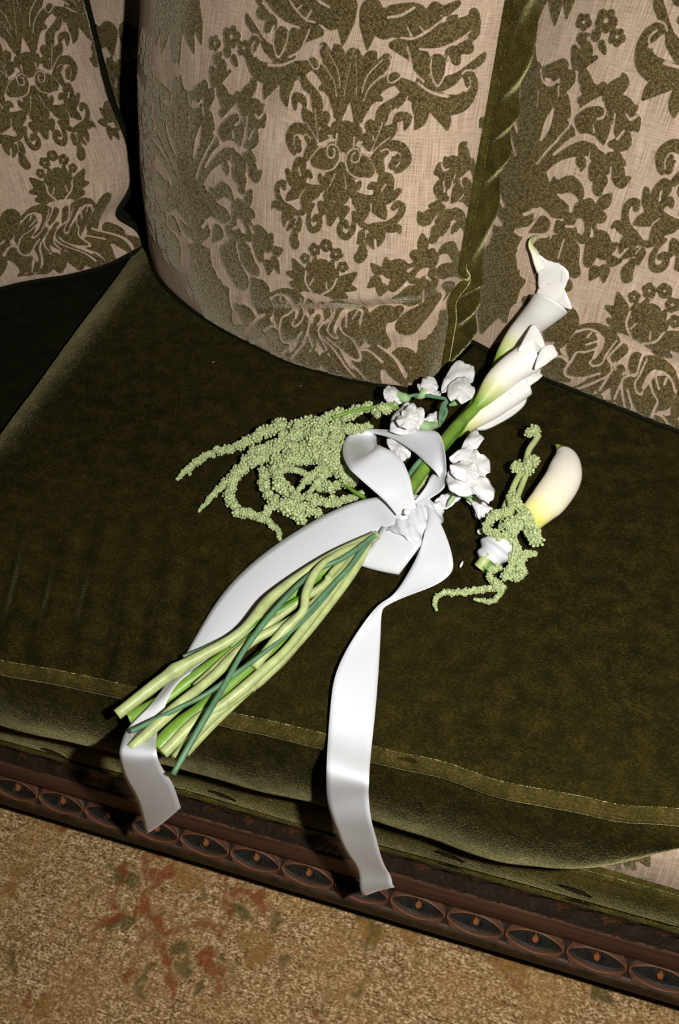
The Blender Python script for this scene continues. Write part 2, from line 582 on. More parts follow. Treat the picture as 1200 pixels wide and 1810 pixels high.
sl = np.array([-.0165, -.0182]); sl /= np.linalg.norm(sl)         # down the slope in (y, z)
nrm = np.array([sl[1], -sl[0]]);                                    # outward
if nrm[0] > 0: nrm = -nrm
mid = np.array([-.2440, .1275])
V = np.zeros((nx, nz, 3)); V[..., 0] = A_
V[..., 1] = mid[0] - sl[0] * B_ + nrm[0] * H_
V[..., 2] = mid[1] - sl[1] * B_ + nrm[1] * H_
first = None
for kx in range(-11, 16):
    if first is None:
        first = mesh('carved_eye_panel', V, quads(nx, nz), M_wood, mold, attrs={'stain_shade': stain_shade, 'wear': wear})
        o = first
    else:
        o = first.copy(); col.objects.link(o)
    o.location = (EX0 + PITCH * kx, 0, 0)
# lip below the eyes and plain ends
sweep_x('rail_lip', [(-.2525, .1185), (-.2555, .116), (-.2560, .104), (-.2535, .090), (-.25, .086), (-.20, .086), (-.20, .135), (-.232, .135), (-.2365, .1250), (-.2455, .1135)], M_darkwood, sofa, 90, wob=.0005)

# sofa back and right arm (mostly hidden by the pillows)
P = []
box('back_frame', (X0, .66, .10), (X1, .74, .95), M_darkwood, sofa, .01)
box('arm', (.475, -.195, .226), (X1, .62, .62), M_velvet, sofa, .03)

# ------------------------------------------------------------------ seat cushions


def cushion(name, xa, xb, yback, ztop, mat, label, wpath=None, front_x=None, seed=1):
    root = empty(name, ((xa + xb) / 2, 0.1, .292))
    tag(root, label, 'cushion', 'seat cushions on the sofa')
    nx = 260
    xs = np.linspace(xa, xb, nx)
    # front edge line in plan (wavy welt)
    if wpath is not None:
        wp = np.array(wpath); wy = np.interp(xs, wp[:, 0], wp[:, 1])
        k = np.ones(9) / 9
        wy = np.convolve(np.pad(wy, 4, mode='edge'), k, mode='valid')
    else:
        wy = np.full(nx, -.232)
    R = .05
    for e, sgn in ((xa, 1), (xb, -1)):
        d = (xs - e) * sgn
        m = d < R
        wy[m] += R - np.sqrt(np.maximum(0, R * R - (R - d[m]) ** 2))
    nt, nb = 150, 26
    V = np.zeros((nx, nt + nb, 3))
    s = np.linspace(0, 1, nt)
    yy = yback + (wy[:, None] - yback) * s[None]
    X = np.repeat(xs[:, None], nt, 1)
    ed = np.clip(np.minimum(X - xa, xb - X) / .07, 0, 1)
    z = ztop + (vnoise(X * 9 + seed, yy * 9, seed) - .5) * .0045 - .022 * (1 - ed) ** 2.4
    # soft pull lines near the front edge
    fr = np.exp(-((yy + .16) / .075) ** 2)
    rip = np.sin((X * 1.0 + yy * .35) * 175 + 2.2 * vnoise(X * 14, yy * 5, seed + 4))
    z += rip * fr * .0036 * np.clip((.02 - X) / .14, 0, 1) + (vnoise(X * 40 + yy * 10, yy * 14, seed + 2) - .5) * .0014
    z -= .004 * np.clip((s[None] - .93) / .07, 0, 1) ** 2
    V[:, :nt, 0] = X; V[:, :nt, 1] = yy; V[:, :nt, 2] = z
    # boxing: bulging front face, tucked up towards its right corner
    b = np.linspace(0, 1, nb + 1)[1:]
    zb = .292 + 0 * xs
    rise = np.clip((xs - (xb - .19)) / .15, 0, 1)
    zb = .290 - .018 * np.exp(-((xs - .19) / .08) ** 2) + .16 * rise ** 2.2
    tuck = .02 + .035 * rise ** 1.5
    for i, t in enumerate(b):
        bul = .019 * np.sin(np.pi * min(1, t * 1.02)) ** .7 + .004 * (vnoise(xs * 22, xs * 0 + t * 3, seed + 5) - .5)
        V[:, nt + i, 0] = xs
        V[:, nt + i, 1] = wy - bul + tuck * t ** 4
        V[:, nt + i, 2] = (ztop - .004) * (1 - t) + zb * t + .003 * (vnoise(xs * 12, xs * 0 + t * 2, seed + 9) - .5)
    mesh('top_panel', V[:, :nt], quads(nx, nt), mat, root)
    mesh('front_boxing', V[:, nt - 1:], quads(nx, nb + 1), mat, root)
    # underside and sides
    W = np.zeros((nx, 4, 3)); W[:, 0] = V[:, -1]
    for i, (yy_, zz_) in enumerate(((-.19, .2935), (yback, .2935), (yback, ztop))):
        W[:, i + 1] = np.stack([xs, np.full(nx, yy_), np.full(nx, zz_)], 1)
    W[:, 1, 2] = np.minimum(W[:, 1, 2], zb)
    mesh('underside', W, quads(nx, 4), mat, root)
    for e in (0, -1):
        loop = np.vstack([V[e], W[e, 1:3]])
        sg = -1 if e == 0 else 1
        c = loop.mean(0) + np.array([.001 * sg, 0, 0])
        n = len(loop)
        mesh('side_panel', np.vstack([loop, c]), [[i, (i + 1) % n, n] for i in range(n)], mat, root)
    # flat double welt along the front edge
    c = np.stack([xs, wy, np.full(nx, ztop)], 1)
    m = (xs > xa + .01) & (xs < xb - .01)
    c = c[m]; xm = xs[m]
    dz = .0012 * (vnoise(xm * 30, xm * 0, seed + 7) - .5) * 2
    off = [(.0082, .0006), (.0076, .0044), (.0058, .0050), (.0044, .0030), (.0010, .0024), (-.0030, .0022), (-.0050, .0020), (-.0062, .0034), (-.0078, .0026), (-.0084, -.0008), (-.0076, -.0045), (-.003, -.007)]
    W = np.zeros((len(c), len(off), 3))
    for i, (dy, dzz) in enumerate(off):
        W[:, i] = c + np.stack([xm * 0, np.full(len(xm), dy * .74), dzz * .85 - .003 + dz], 1)
    mesh('welt', W, quads(len(c), len(off)), M_welt, root)
    return root


wpath = [(-.60, -.236)] + [tuple(onz(*p)[:2]) for p in ((8, 1180), (120, 1199), (235, 1224), (400, 1270), (500, 1290), (580, 1310), (660, 1332), (760, 1352), (850, 1382), (900, 1398), (1000, 1416), (1100, 1436), (1190, 1440))] + [(.42, -.215)]
cushion('seat_cushion', -.418, .405, .60, SEAT, M_velvet, 'olive velvet seat cushion with a welted front edge carrying the bouquet', wpath)
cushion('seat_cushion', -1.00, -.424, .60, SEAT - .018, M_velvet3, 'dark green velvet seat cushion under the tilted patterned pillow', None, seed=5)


# ------------------------------------------------------------------ pillows
class Pillow:
    def __init__(s, name, label, A, B, lean, height, bot, bulge, nu, nv, left_dx=(0, 0), right_dx=(0, 0), thick=.055, vpow=.8, lift=0.0, crease=None, right_fn=None):
        s.name, s.label = name, label
        A = np.array(A); B = np.array(B)
        e1 = B - A; s.w = np.linalg.norm(e1); e1 /= s.w
        nh = np.array([e1[1], -e1[0], 0.0]); nh /= np.linalg.norm(nh)
        if nh[1] > 0: nh = -nh
        e2 = -nh * math.sin(lean) + np.array([0, 0, math.cos(lean)])
        N = np.cross(e1, e2)
        s.e1, s.e2, s.N, s.A = e1, e2, N, A
        s.nu, s.nv, s.thick = nu, nv, thick
        u = np.linspace(0, 1, nu); v = np.linspace(0, 1, nv)
        U, W = np.meshgrid(u, v, indexing='ij')
        bc = crom(bot, 200)
        L = np.r_[0, np.cumsum(np.linalg.norm(np.diff(bc, axis=0), axis=1))]; L /= L[-1]
        b = np.stack([np.interp(u, L, bc[:, i]) for i in range(3)], 1)
        base = A[None] + e1[None] * (u * s.w)[:, None]
        off = b - base
        Pp = A + e1 * (U * s.w)[..., None] + e2 * (W * height)[..., None]
        # side edges bow
        lb = left_dx[0] * (1 - W) + left_dx[1] * W
        rb = right_dx[0] * (1 - W) + right_dx[1] * W
        if right_fn is not None: rb = rb + right_fn(W)
        Pp = Pp + e1 * (lb * (1 - U) + rb * U)[..., None]
        Pp = Pp + off[:, None, :] * ((1 - W) ** 1.7)[..., None]
        prof = np.clip(1 - np.abs(2 * U - 1) ** 2.8, 0, 1) ** .62 * np.sin(np.pi * np.clip(W, 0, 1)) ** vpow
        s.U, s.W = U, W
        h = bulge * prof
        if crease is not None: h = h + crease(U, W)
        h = h + (vnoise(U * 5 + 3, W * 5, len(name)) - .5) * .012 * prof ** .5 + (vnoise(U * 16, W * 16, 4) - .5) * .0025 * prof ** .5
        Pp = Pp + N * h[..., None]
        s.P = Pp
        # cloth coordinates (metres of cloth)
        mid = Pp[nu // 2]; t = np.r_[0, np.cumsum(np.linalg.norm(np.diff(mid, axis=0), axis=1))]
        row = Pp[:, nv // 2]; ss = np.r_[0, np.cumsum(np.linalg.norm(np.diff(row, axis=0), axis=1))]
        s.S, s.T = np.meshgrid(ss, t, indexing='ij')
        s.px, s.py = proj(Pp)

    def cloth(s, px, py):
        d = (s.px - px) ** 2 + (s.py - py) ** 2
        k = np.argpartition(d.ravel(), 4)[:4]
        w = 1 / (d.ravel()[k] + .05)
        w /= w.sum()
        return float(s.S.ravel()[k] @ w), float(s.T.ravel()[k] @ w)

    def build(s, place, mat_side, piping_r=.003, pipe_mat=None, side_wr=0.0):
        # front figure
        val = np.full(s.S.shape, .02)
        for mot, s0, t0, sc, rot in place:
            if s0 is None:                    # the pillow the figure was drawn from: follow its own warp line
                dx, dy = s.S - np.interp(s.T, mot.ax[:, 1], mot.ax[:, 0]), s.T - mot.o[1]
            else:
                dx, dy = s.S - s0, s.T - t0
            c_, s_ = math.cos(rot), math.sin(rot)
            dx, dy = (c_ * dx + s_ * dy) / sc, (-s_ * dx + c_ * dy) / sc
            val = np.minimum(val, mot.f.sample(mot.v, np.abs(dx), dy) * sc)
        cl = np.stack([s.S, s.T, s.S * 0], -1)
        base = s.A + s.e1 * s.w * .5
        root = empty(s.name, (base[0], base[1], SEAT))
        tag(root, s.label, 'pillow', 'damask back pillows on the sofa')
        relief = -np.clip(val, -.0012, 0) * .8
        Pf = s.P + s.N * relief[..., None]
        mesh('front_panel', Pf, quads(s.nu, s.nv), M_damask, root, attrs={'pile': val, 'cloth': cl})
        # seam loop (left up, top, right down, bottom)
        nu, nv = s.nu, s.nv
        st = 3
        loop = np.vstack([s.P[0, ::st], s.P[::st, -1], s.P[-1, ::-st], s.P[::-st, 0]])
        keep = np.r_[True, np.linalg.norm(np.diff(loop, axis=0), axis=1) > 1e-4]
        loop = loop[keep]
        n = len(loop)
        cen = s.A + s.e1 * s.w * .5 + s.e2 * .25
        back = np.linspace(0, 1, 9)
        V = np.zeros((n, 9, 3))
        L = np.r_[0, np.cumsum(np.linalg.norm(np.diff(loop, axis=0), axis=1))]
        rad = loop - cen; rad -= np.outer(rad @ s.N, s.N); rad /= np.linalg.norm(rad, axis=1)[:, None]
        for i, t in enumerate(back):
            wr = side_wr * np.sin(L * 120 + t * 5.5 + 1.9 * np.sin(L * 31)) * math.sin(math.pi * t) ** .7
            wr = np.sign(wr) * np.abs(wr)
            V[:, i] = loop - s.N * (s.thick * t) + rad * (.007 * math.sin(math.pi * t) + wr)[:, None]
            V[:, i, 2] = np.maximum(V[:, i, 2], np.minimum(loop[:, 2], SEAT + .001 + 0 * loop[:, 2]))
        mesh('gusset', V, quads(n, 9, wu=True), mat_side, root)
        Vb = V[:, -1]
        c = Vb.mean(0) - s.N * .02
        mesh('back_panel', np.vstack([Vb, c]), [[i, n, (i + 1) % n] for i in range(n)], mat_side, root)
        lpu = np.vstack([s.P[::-st, 0], s.P[0, ::st]]); rtp = np.vstack([s.P[-1, ::st], s.P[::-st, -1]])
        for ln, rr_, pm in ((lpu, min(piping_r, .0034), M_black), (rtp, piping_r, pipe_mat or mat_side)):  # left and bottom runs black: the seam's shadow is put into their colour
            ln = ln[np.r_[True, np.linalg.norm(np.diff(ln, axis=0), axis=1) > 1e-4]]
            Vt, Qt = tube_geo(ln, rr_, 8)
            mesh('piping', Vt + s.N * .0005, Qt, pm, root)
        return root


rad = math.radians
big_bot = [onz(*p, .001) for p in ((262, 440), (285, 495), (345, 550), (430, 600), (520, 643), (620, 670), (700, 684), (745, 684), (783, 655))]


def crease_big(U, W):
    # pinch that runs up to the right seam, and a dent at the top left
    d = (W - (.10 + .10 * (U - .55) / .45)) / .018
    a = np.clip((U - .50) / .3, 0, 1)
    return -.016 * a * np.exp(-d ** 2) + .008 * a * np.exp(-((d + 2.2) / 1.5) ** 2)


big = Pillow('back_pillow', 'large damask back pillow with olive velvet gusset standing behind the bouquet', onz(262, 440, .001), onz(783, 655, .001), rad(20), .50, big_bot, .070,
             330, 380, left_dx=(0, -.01), right_dx=(0, -.005), crease=crease_big, thick=.075)
rgt_bot = [onz(*p, .001) for p in ((760, 560), (790, 579), (860, 618), (950, 662), (1060, 706), (1190, 757), (1330, 800), (1440, 812))]


def crease_rgt(U, W):
    d = (W - (.80 + .14 * (U - .3))) / .03
    a = np.clip((.75 - U) / .3, 0, 1)
    d2 = (W - .13 + .10 * (U - .7)) / .02
    return -.012 * a * np.exp(-d ** 2) - .03 * a * np.clip(d / 4, 0, 1) - .008 * np.clip((U - .45) / .3, 0, 1) * np.exp(-d2 ** 2)


rgt = Pillow('back_pillow', 'damask back pillow behind the calla lily tips, partly covered by the large pillow', onz(770, 563, .001), onz(1440, 850, .001), rad(24), .50, rgt_bot, .045,
             330, 360, crease=crease_rgt)
L_A = onz(-330, 615, -.015); L_B = onz(252, 432, -.012)
lft_bot = [onz(*p, -.014) for p in ((-330, 600), (-200, 570), (8, 508), (120, 488), (190, 468), (252, 436))]
lft = Pillow('back_pillow', 'smaller damask pillow with dark piping tilted in the sofa corner', L_A, L_B, rad(24), .46, lft_bot, .05,
             300, 330, thick=.05, right_dx=(.004, .040), right_fn=lambda W: -.026 * np.exp(-((W - .105) / .042) ** 2) + .010 * np.exp(-((W - .26) / .10) ** 2))
bk_A = np.array([-1.0, .485, SEAT + .001]); bk_B = np.array([-.10, .495, SEAT + .001])
bck = Pillow('back_pillow', 'damask back cushion in shade between the small and the large pillow', bk_A, bk_B, rad(18), .50,
             [bk_A + (bk_B - bk_A) * t for t in np.linspace(0, 1, 6)], .02, 260, 220, thick=.03)


# ---- the woven figure: traced as tapering strokes, kept as half motifs about an axis
class Motif:
    def __init__(s, src, axis, origin, xr, yr):
        s.src = src
        a = np.array([src.cloth(*p) for p in axis])
        s.ax = a[np.argsort(a[:, 1])]
        s.o = src.cloth(*origin)
        s.f = Field(0, xr, yr[0], yr[1], .00055)

    def put(s, pts, tf, light=False):
        out = []
        for x, y, r in pts:
            px, py, k = tf(x, y)
            c0 = s.src.cloth(px, py); c1 = s.src.cloth(px + 6, py); c2 = s.src.cloth(px, py + 6)
            m = (math.hypot(c1[0] - c0[0], c1[1] - c0[1]) + math.hypot(c2[0] - c0[0], c2[1] - c0[1])) / 12
            x_ = c0[0] - np.interp(c0[1], s.ax[:, 1], s.ax[:, 0])
            out.append((abs(x_), c0[1] - s.o[1], max(r * k * m, .0005)))
        s.f.stroke(out, light)
        if light is False:
            return
    def done(s): s.v = s.f.val()


def crop(ox, oy, k): return lambda x, y: (ox + x * k, oy + y * k, k)


def flower(c, r):
    d = [[(c[0] + r * .62 * math.cos(a), c[1] + r * .62 * math.sin(a), r * .40)] for a in np.linspace(.3, .3 + 2 * math.pi, 6)[:5]]
    return d, [[(c[0], c[1], r * .2)]]


A = Motif(big, [(633, 20), (627, 88), (617, 200), (608, 267), (598, 330), (588, 370), (576, 440), (569, 480), (562, 545), (561, 564), (564, 612), (566, 640)], (608, 267), .17, (-.34, .22))
t1, t2, t3 = crop(560, 0, .26667), crop(560, 200, .25), crop(440, 420, .3)
dk1 = [[(265, 820, 14), (255, 600, 45), (240, 400, 50), (235, 350, 25)], [(290, 800, 12), (330, 600, 28), (420, 450, 40), (465, 390, 30)],
       [(310, 760, 10), (360, 650, 24), (440, 560, 32), (520, 520, 35)], [(300, 770, 9), (340, 690, 16), (390, 645, 22), (425, 655, 12)], [(300, 520, 40), (350, 400, 45), (380, 360, 18)],
       [(400, 910, 15), (420, 800, 32), (440, 740, 34), (500, 690, 25), (530, 665, 18)], [(380, 1000, 16), (440, 900, 38), (520, 835, 12)], [(355, 835, 32), (362, 885, 18)],
       [(540, 540, 30), (620, 600, 50), (700, 640, 60), (830, 690, 62), (940, 690, 55), (1000, 640, 48), (1025, 560, 42), (1005, 495, 32)],
       [(690, 700, 58), (690, 790, 36), (655, 850, 6)], [(800, 720, 48), (850, 790, 36), (866, 855, 5)], [(590, 760, 14), (545, 775, 24), (515, 805, 8)], [(605, 770, 20), (600, 800, 24), (585, 855, 6)],
       [(560, 650, 28), (535, 690, 20)], [(500, 300, 18), (560, 310, 44), (650, 350, 60), (700, 430, 62), (700, 520, 12)], [(800, 420, 58), (800, 520, 38), (800, 565, 6)], [(900, 360, 48), (930, 405, 22)],
       [(1010, 320, 30), (960, 320, 30)], [(560, 285, 18), (700, 280, 42), (850, 225, 62), (980, 165, 48), (1045, 120, 34), (1040, 85, 26)], [(1062, 150, 24), (1050, 220, 24), (990, 275, 18)],
       [(890, 140, 32), (925, 110, 8)], [(790, 170, 34), (825, 125, 8)], [(100, 100, 80), (200, 60, 60)], [(340, 160, 60), (360, 80, 80)], [(345, 200, 50), (335, 320, 6)],
       [(480, 170, 62), (620, 190, 60), (700, 180, 44), (720, 130, 38), (640, 90, 60), (500, 90, 50)], [(780, 70, 50), (830, 60, 14)], [(860, 70, 30), (935, 25, 16)], [(820, 560, 40), (900, 530, 30), (950, 490, 18), (1080, 400, 24), (1110, 360, 12)],
       [(700, 530, 40), (760, 570, 30)]]
lt1 = [[(245, 330, 4), (265, 520, 4), (262, 650, 4)], [(300, 610, 5), (340, 500, 5), (440, 395, 5)], [(310, 670, 5), (350, 580, 5), (430, 500, 5)], [(480, 380, 6), (500, 440, 6), (470, 520, 6), (500, 550, 6), (560, 510, 6)],
       [(680, 325, 8), (800, 330, 10), (900, 290, 9), (1000, 250, 8)], [(600, 310, 7), (625, 400, 7), (640, 470, 8), (710, 540, 8)], [(480, 330, 7), (540, 390, 7), (610, 425, 8)], [(760, 380, 6), (760, 480, 7), (800, 570, 7), (860, 480, 7)],
       [(870, 370, 8), (895, 450, 11)], [(670, 550, 8), (760, 610, 9), (870, 640, 9)], [(470, 115, 8), (560, 100, 10), (650, 50, 9)], [(600, 180, 6), (630, 240, 8)], [(680, 170, 6), (720, 220, 7)],
       [(560, 250, 8), (640, 255, 8), (740, 205, 8), (850, 120, 8)], [(960, 490, 6), (1000, 465, 6), (1060, 480, 6), (1075, 540, 6)], [(900, 600, 8), (950, 565, 20), (990, 600, 10)], [(1010, 510, 6), (1022, 560, 6), (990, 600, 6)],
       [(500, 800, 5), (490, 700, 5)], [(600, 640, 5), (590, 720, 6), (640, 760, 6)]]
dk2 = [[(300, 380, 80), (260, 330, 55), (270, 290, 45)], [(350, 400, 58), (330, 330, 40)], [(180, 210, 60), (180, 120, 42), (240, 180, 42)], [(190, 100, 34), (210, 90, 30)], [(290, 125, 30), (260, 170, 40)], [(350, 190, 40), (375, 245, 22)],
       [(380, 110, 28), (382, 55, 8)], [(430, 100, 25), (470, 30, 32), (480, 0, 20)], [(420, 230, 30), (480, 175, 34), (540, 125, 22), (552, 80, 10)], [(400, 320, 30), (450, 280, 38), (520, 232, 32), (590, 240, 34), (630, 290, 30), (630, 340, 30), (590, 390, 22), (560, 412, 10)],
       [(565, 330, 38), (540, 370, 28)], [(420, 320, 42), (440, 380, 32), (458, 425, 14)], [(230, 440, 30), (235, 500, 30), (232, 560, 14)], [(255, 540, 16), (290, 515, 20), (308, 488, 6)],
       [(372, 525, 12), (400, 510, 20), (425, 545, 22), (415, 600, 24), (370, 610, 26), (300, 590, 22), (260, 580, 22)], [(450, 515, 14), (465, 465, 25), (505, 455, 26), (522, 505, 22), (495, 565, 30), (450, 615, 30)], [(480, 620, 28), (530, 595, 25), (580, 550, 15)],
       [(430, 665, 45), (460, 705, 32), (482, 745, 6)], [(290, 620, 34), (330, 660, 44), (345, 715, 24), (342, 745, 6)], [(350, 810, 12), (420, 800, 24), (500, 790, 25), (560, 750, 22), (600, 700, 19), (602, 655, 19), (570, 640, 19), (545, 668, 17)],
       [(500, 810, 28), (540, 815, 26), (575, 810, 18), (587, 845, 6)], [(380, 810, 18), (430, 835, 40), (450, 885, 24), (435, 935, 5)], [(325, 785, 22), (300, 735, 24), (285, 705, 8)],
       [(260, 700, 7), (265, 760, 11), (250, 830, 16), (210, 875, 18), (170, 850, 18), (165, 800, 16), (198, 772, 18), (214, 802, 13)], [(165, 650, 22), (158, 705, 7)], [(205, 680, 25), (172, 752, 8)], [(112, 730, 24), (100, 792, 4)], [(148, 720, 11)], [(100, 650, 22), (104, 690, 14)],
       [(325, 855, 28), (298, 915, 10)], [(368, 880, 27), (398, 955, 5)], [(330, 930, 18), (310, 990, 24), (285, 1022, 18), (303, 1045, 13), (338, 1010, 13), (346, 970, 8)], [(150, 480, 55), (180, 400, 40), (120, 560, 40), (180, 600, 40)]]
lt2 = [[(215, 400, 6), (205, 340, 6), (230, 270, 6), (280, 255, 6), (310, 290, 6), (290, 345, 6), (250, 340, 6), (255, 290, 6), (275, 280, 6)], [(205, 350, 6), (230, 420, 6), (290, 455, 6), (360, 458, 5)], [(330, 290, 5), (375, 320, 5), (400, 370, 5), (418, 412, 5)],
       [(145, 150, 9), (137, 210, 6)], [(300, 215, 9), (320, 205, 9)], [(375, 300, 5), (440, 140, 5), (465, 60, 5)], [(380, 300, 5), (440, 230, 5), (520, 170, 5)], [(450, 270, 6), (500, 255, 6), (540, 300, 7), (560, 280, 6), (590, 290, 5), (590, 345, 5), (560, 380, 6)], [(480, 330, 6), (520, 320, 6), (508, 350, 6)],
       [(345, 570, 8), (365, 565, 8)], [(380, 630, 5), (385, 690, 5), (340, 770, 5)], [(200, 440, 5), (210, 540, 5)], [(345, 830, 5), (345, 880, 5)]]
dk3 = [[(430, 150, 22), (430, 230, 42), (425, 300, 34)], [(492, 138, 6), (482, 190, 22), (455, 260, 28)], [(430, 322, 10), (500, 310, 38), (560, 262, 38), (628, 214, 8)], [(560, 290, 30), (625, 302, 8)], [(510, 332, 34), (568, 348, 12)], [(500, 220, 26), (522, 190, 7)]]
lt3 = [[(430, 335, 6), (490, 300, 6), (520, 240, 6)], [(455, 260, 5), (460, 300, 5)]]
fls = [flower((456, 46), 34), flower((515, 98), 36), flower((554, 172), 30)]
for st in dk1: A.put(st, t1)
for st in dk2: A.put(st, t2)
for st in dk3: A.put(st, t3)
for d, l in fls:
    for st in d: A.put(st, t3)
    for st in l: A.put(st, t3, True)
for st in lt1: A.put(st, t1, True)
for st in lt2: A.put(st, t2, True)
for st in lt3: A.put(st, t3, True)


def t6(x, y):                                # base scrolls, seen clearest on the small pillow, moved under the bouquet
    k = .846 * .3
    dx, dy = (x - 525) * k, (y - 850) * k
    a = rad(20)
    return 561 + dx * math.cos(a) - dy * math.sin(a), 564 + dx * math.sin(a) + dy * math.cos(a), k


AB_d = [[(180, 800, 18), (240, 757, 24), (320, 747, 28), (390, 792, 34), (430, 870, 40), (420, 950, 46), (360, 1005, 58), (340, 950, 50)], [(300, 900, 80), (260, 840, 50)], [(470, 900, 24), (480, 1000, 26), (500, 1100, 34), (480, 1180, 34), (430, 1245, 26)],
        [(280, 1060, 60), (340, 1150, 58), (350, 1215, 36)], [(330, 1080, 50)], [(280, 1265, 38), (335, 1295, 24)], [(140, 900, 60), (80, 800, 66)], [(200, 1000, 40), (150, 1080, 40), (60, 1150, 55), (80, 1280, 50)], [(60, 1000, 58), (120, 1030, 40)],
        [(430, 765, 24), (460, 805, 22)], [(525, 850, 22)], [(520, 920, 24), (540, 990, 18), (562, 1050, 10)], [(590, 1080, 18), (600, 1130, 38), (612, 1205, 32)], [(560, 1120, 14), (600, 1150, 20)], [(555, 1180, 12), (600, 1200, 20)]]
AB_l = [[(175, 830, 6), (210, 782, 6), (280, 777, 6), (335, 822, 6), (330, 880, 6), (295, 920, 6), (300, 990, 7), (330, 1060, 7), (370, 1080, 7), (430, 1050, 6), (455, 970, 6)], [(370, 752, 5), (410, 820, 6), (425, 900, 6), (400, 950, 7), (376, 945, 7), (376, 915, 5)],
        [(235, 790, 5), (240, 822, 5)], [(300, 800, 5), (290, 850, 5)], [(450, 830, 6), (490, 930, 6), (495, 1030, 6), (470, 1110, 6), (450, 1180, 6)], [(445, 1080, 6), (390, 1140, 7), (385, 1230, 7), (430, 1282, 7)], [(205, 1055, 8), (245, 1003, 7), (300, 1012, 6)],
        [(225, 1110, 12), (250, 1170, 24), (225, 1230, 18), (262, 1325, 12)], [(330, 1220, 8), (350, 1250, 8)], [(170, 945, 8), (120, 1020, 9), (100, 1130, 10), (130, 1270, 10), (200, 1370, 10)], [(400, 745, 7), (440, 835, 6), (480, 860, 6)], [(500, 960, 5), (560, 1045, 6)]]
for st in AB_d: A.put(st, t6)
for st in AB_l: A.put(st, t6, True)
A.done()

B = Motif(rgt, [(940, 40), (938, 84), (935, 233), (926, 310), (905, 380), (873, 500), (850, 588)], (935, 233), .17, (-.30, .27))
t4, t5 = crop(880, 20, .26667), crop(800, 300, .33333)
dk4 = [[(242, 238, 10), (205, 290, 36), (215, 400, 66), (220, 560, 76), (210, 700, 70), (200, 850, 60), (180, 1000, 60), (165, 1150, 60)], [(270, 380, 28), (285, 500, 50), (330, 560, 58), (390, 520, 36)], [(340, 650, 58), (270, 750, 50), (240, 900, 60)], [(430, 600, 58), (420, 700, 68), (360, 800, 60), (280, 900, 58), (230, 1050, 60)], [(440, 780, 48)],
       [(312, 400, 22), (380, 392, 40), (442, 352, 28)], [(370, 430, 24)], [(450, 465, 44), (488, 432, 34)], [(430, 515, 30)], [(570, 440, 48), (600, 480, 38), (570, 512, 26)], [(600, 490, 24), (648, 494, 8)], [(512, 260, 28), (520, 345, 40)], [(595, 250, 42), (570, 310, 44)], [(570, 350, 20), (655, 303, 8)],
       [(550, 185, 32), (598, 155, 8)], [(650, 160, 32)], [(690, 225, 28), (705, 265, 16)], [(545, 595, 18), (640, 542, 24), (705, 500, 22)], [(720, 560, 40), (800, 500, 40), (848, 462, 24), (835, 432, 16)], [(760, 620, 58), (850, 622, 48), (890, 650, 24), (922, 632, 6)], [(800, 700, 68), (870, 740, 44), (922, 712, 24), (918, 770, 22)],
       [(820, 800, 58), (840, 855, 46), (780, 890, 32), (738, 880, 10)], [(700, 750, 48), (680, 850, 32), (650, 884, 8)], [(600, 680, 68), (560, 740, 58), (620, 760, 48)], [(680, 680, 48)], [(470, 800, 48), (400, 870, 38), (320, 970, 28)], [(300, 1045, 18), (400, 962, 24), (500, 912, 38), (590, 912, 38), (660, 960, 48), (700, 1030, 48)],
       [(550, 1000, 38), (550, 1045, 12)], [(640, 1050, 44), (620, 1105, 16)], [(680, 1120, 48), (660, 1185, 34)], [(770, 960, 48), (835, 1005, 14)], [(790, 1070, 54), (815, 1130, 36), (875, 1105, 6)]]
lt4 = [[(370, 645, 6), (330, 750, 22), (285, 855, 8)], [(282, 390, 7), (300, 460, 7), (350, 490, 7), (410, 450, 6)], [(272, 520, 4), (262, 640, 4)], [(470, 722, 7), (560, 640, 7), (690, 572, 6)], [(400, 840, 6), (470, 770, 6), (490, 710, 7), (570, 640, 6), (660, 620, 6), (710, 650, 7), (700, 700, 7), (660, 715, 7)], [(780, 680, 6), (760, 790, 7), (720, 870, 8)],
       [(850, 680, 7), (880, 715, 10), (922, 694, 8)], [(632, 750, 6), (640, 800, 8)], [(260, 1010, 6), (330, 920, 7), (420, 825, 6)], [(370, 950, 8), (470, 872, 15), (580, 832, 17), (640, 852, 17), (690, 905, 20), (765, 922, 8)], [(610, 930, 5), (600, 1000, 6), (590, 1060, 6)], [(752, 1030, 6), (742, 1130, 8), (705, 1190, 8)],
       [(400, 1085, 26), (440, 1045, 42), (500, 1045, 36), (540, 1085, 16)], [(480, 1000, 10)], [(402, 560, 6), (404, 500, 6)], [(530, 400, 8), (520, 460, 8), (520, 520, 8)], [(480, 380, 8), (480, 340, 8)], [(840, 790, 6), (790, 850, 9)]]
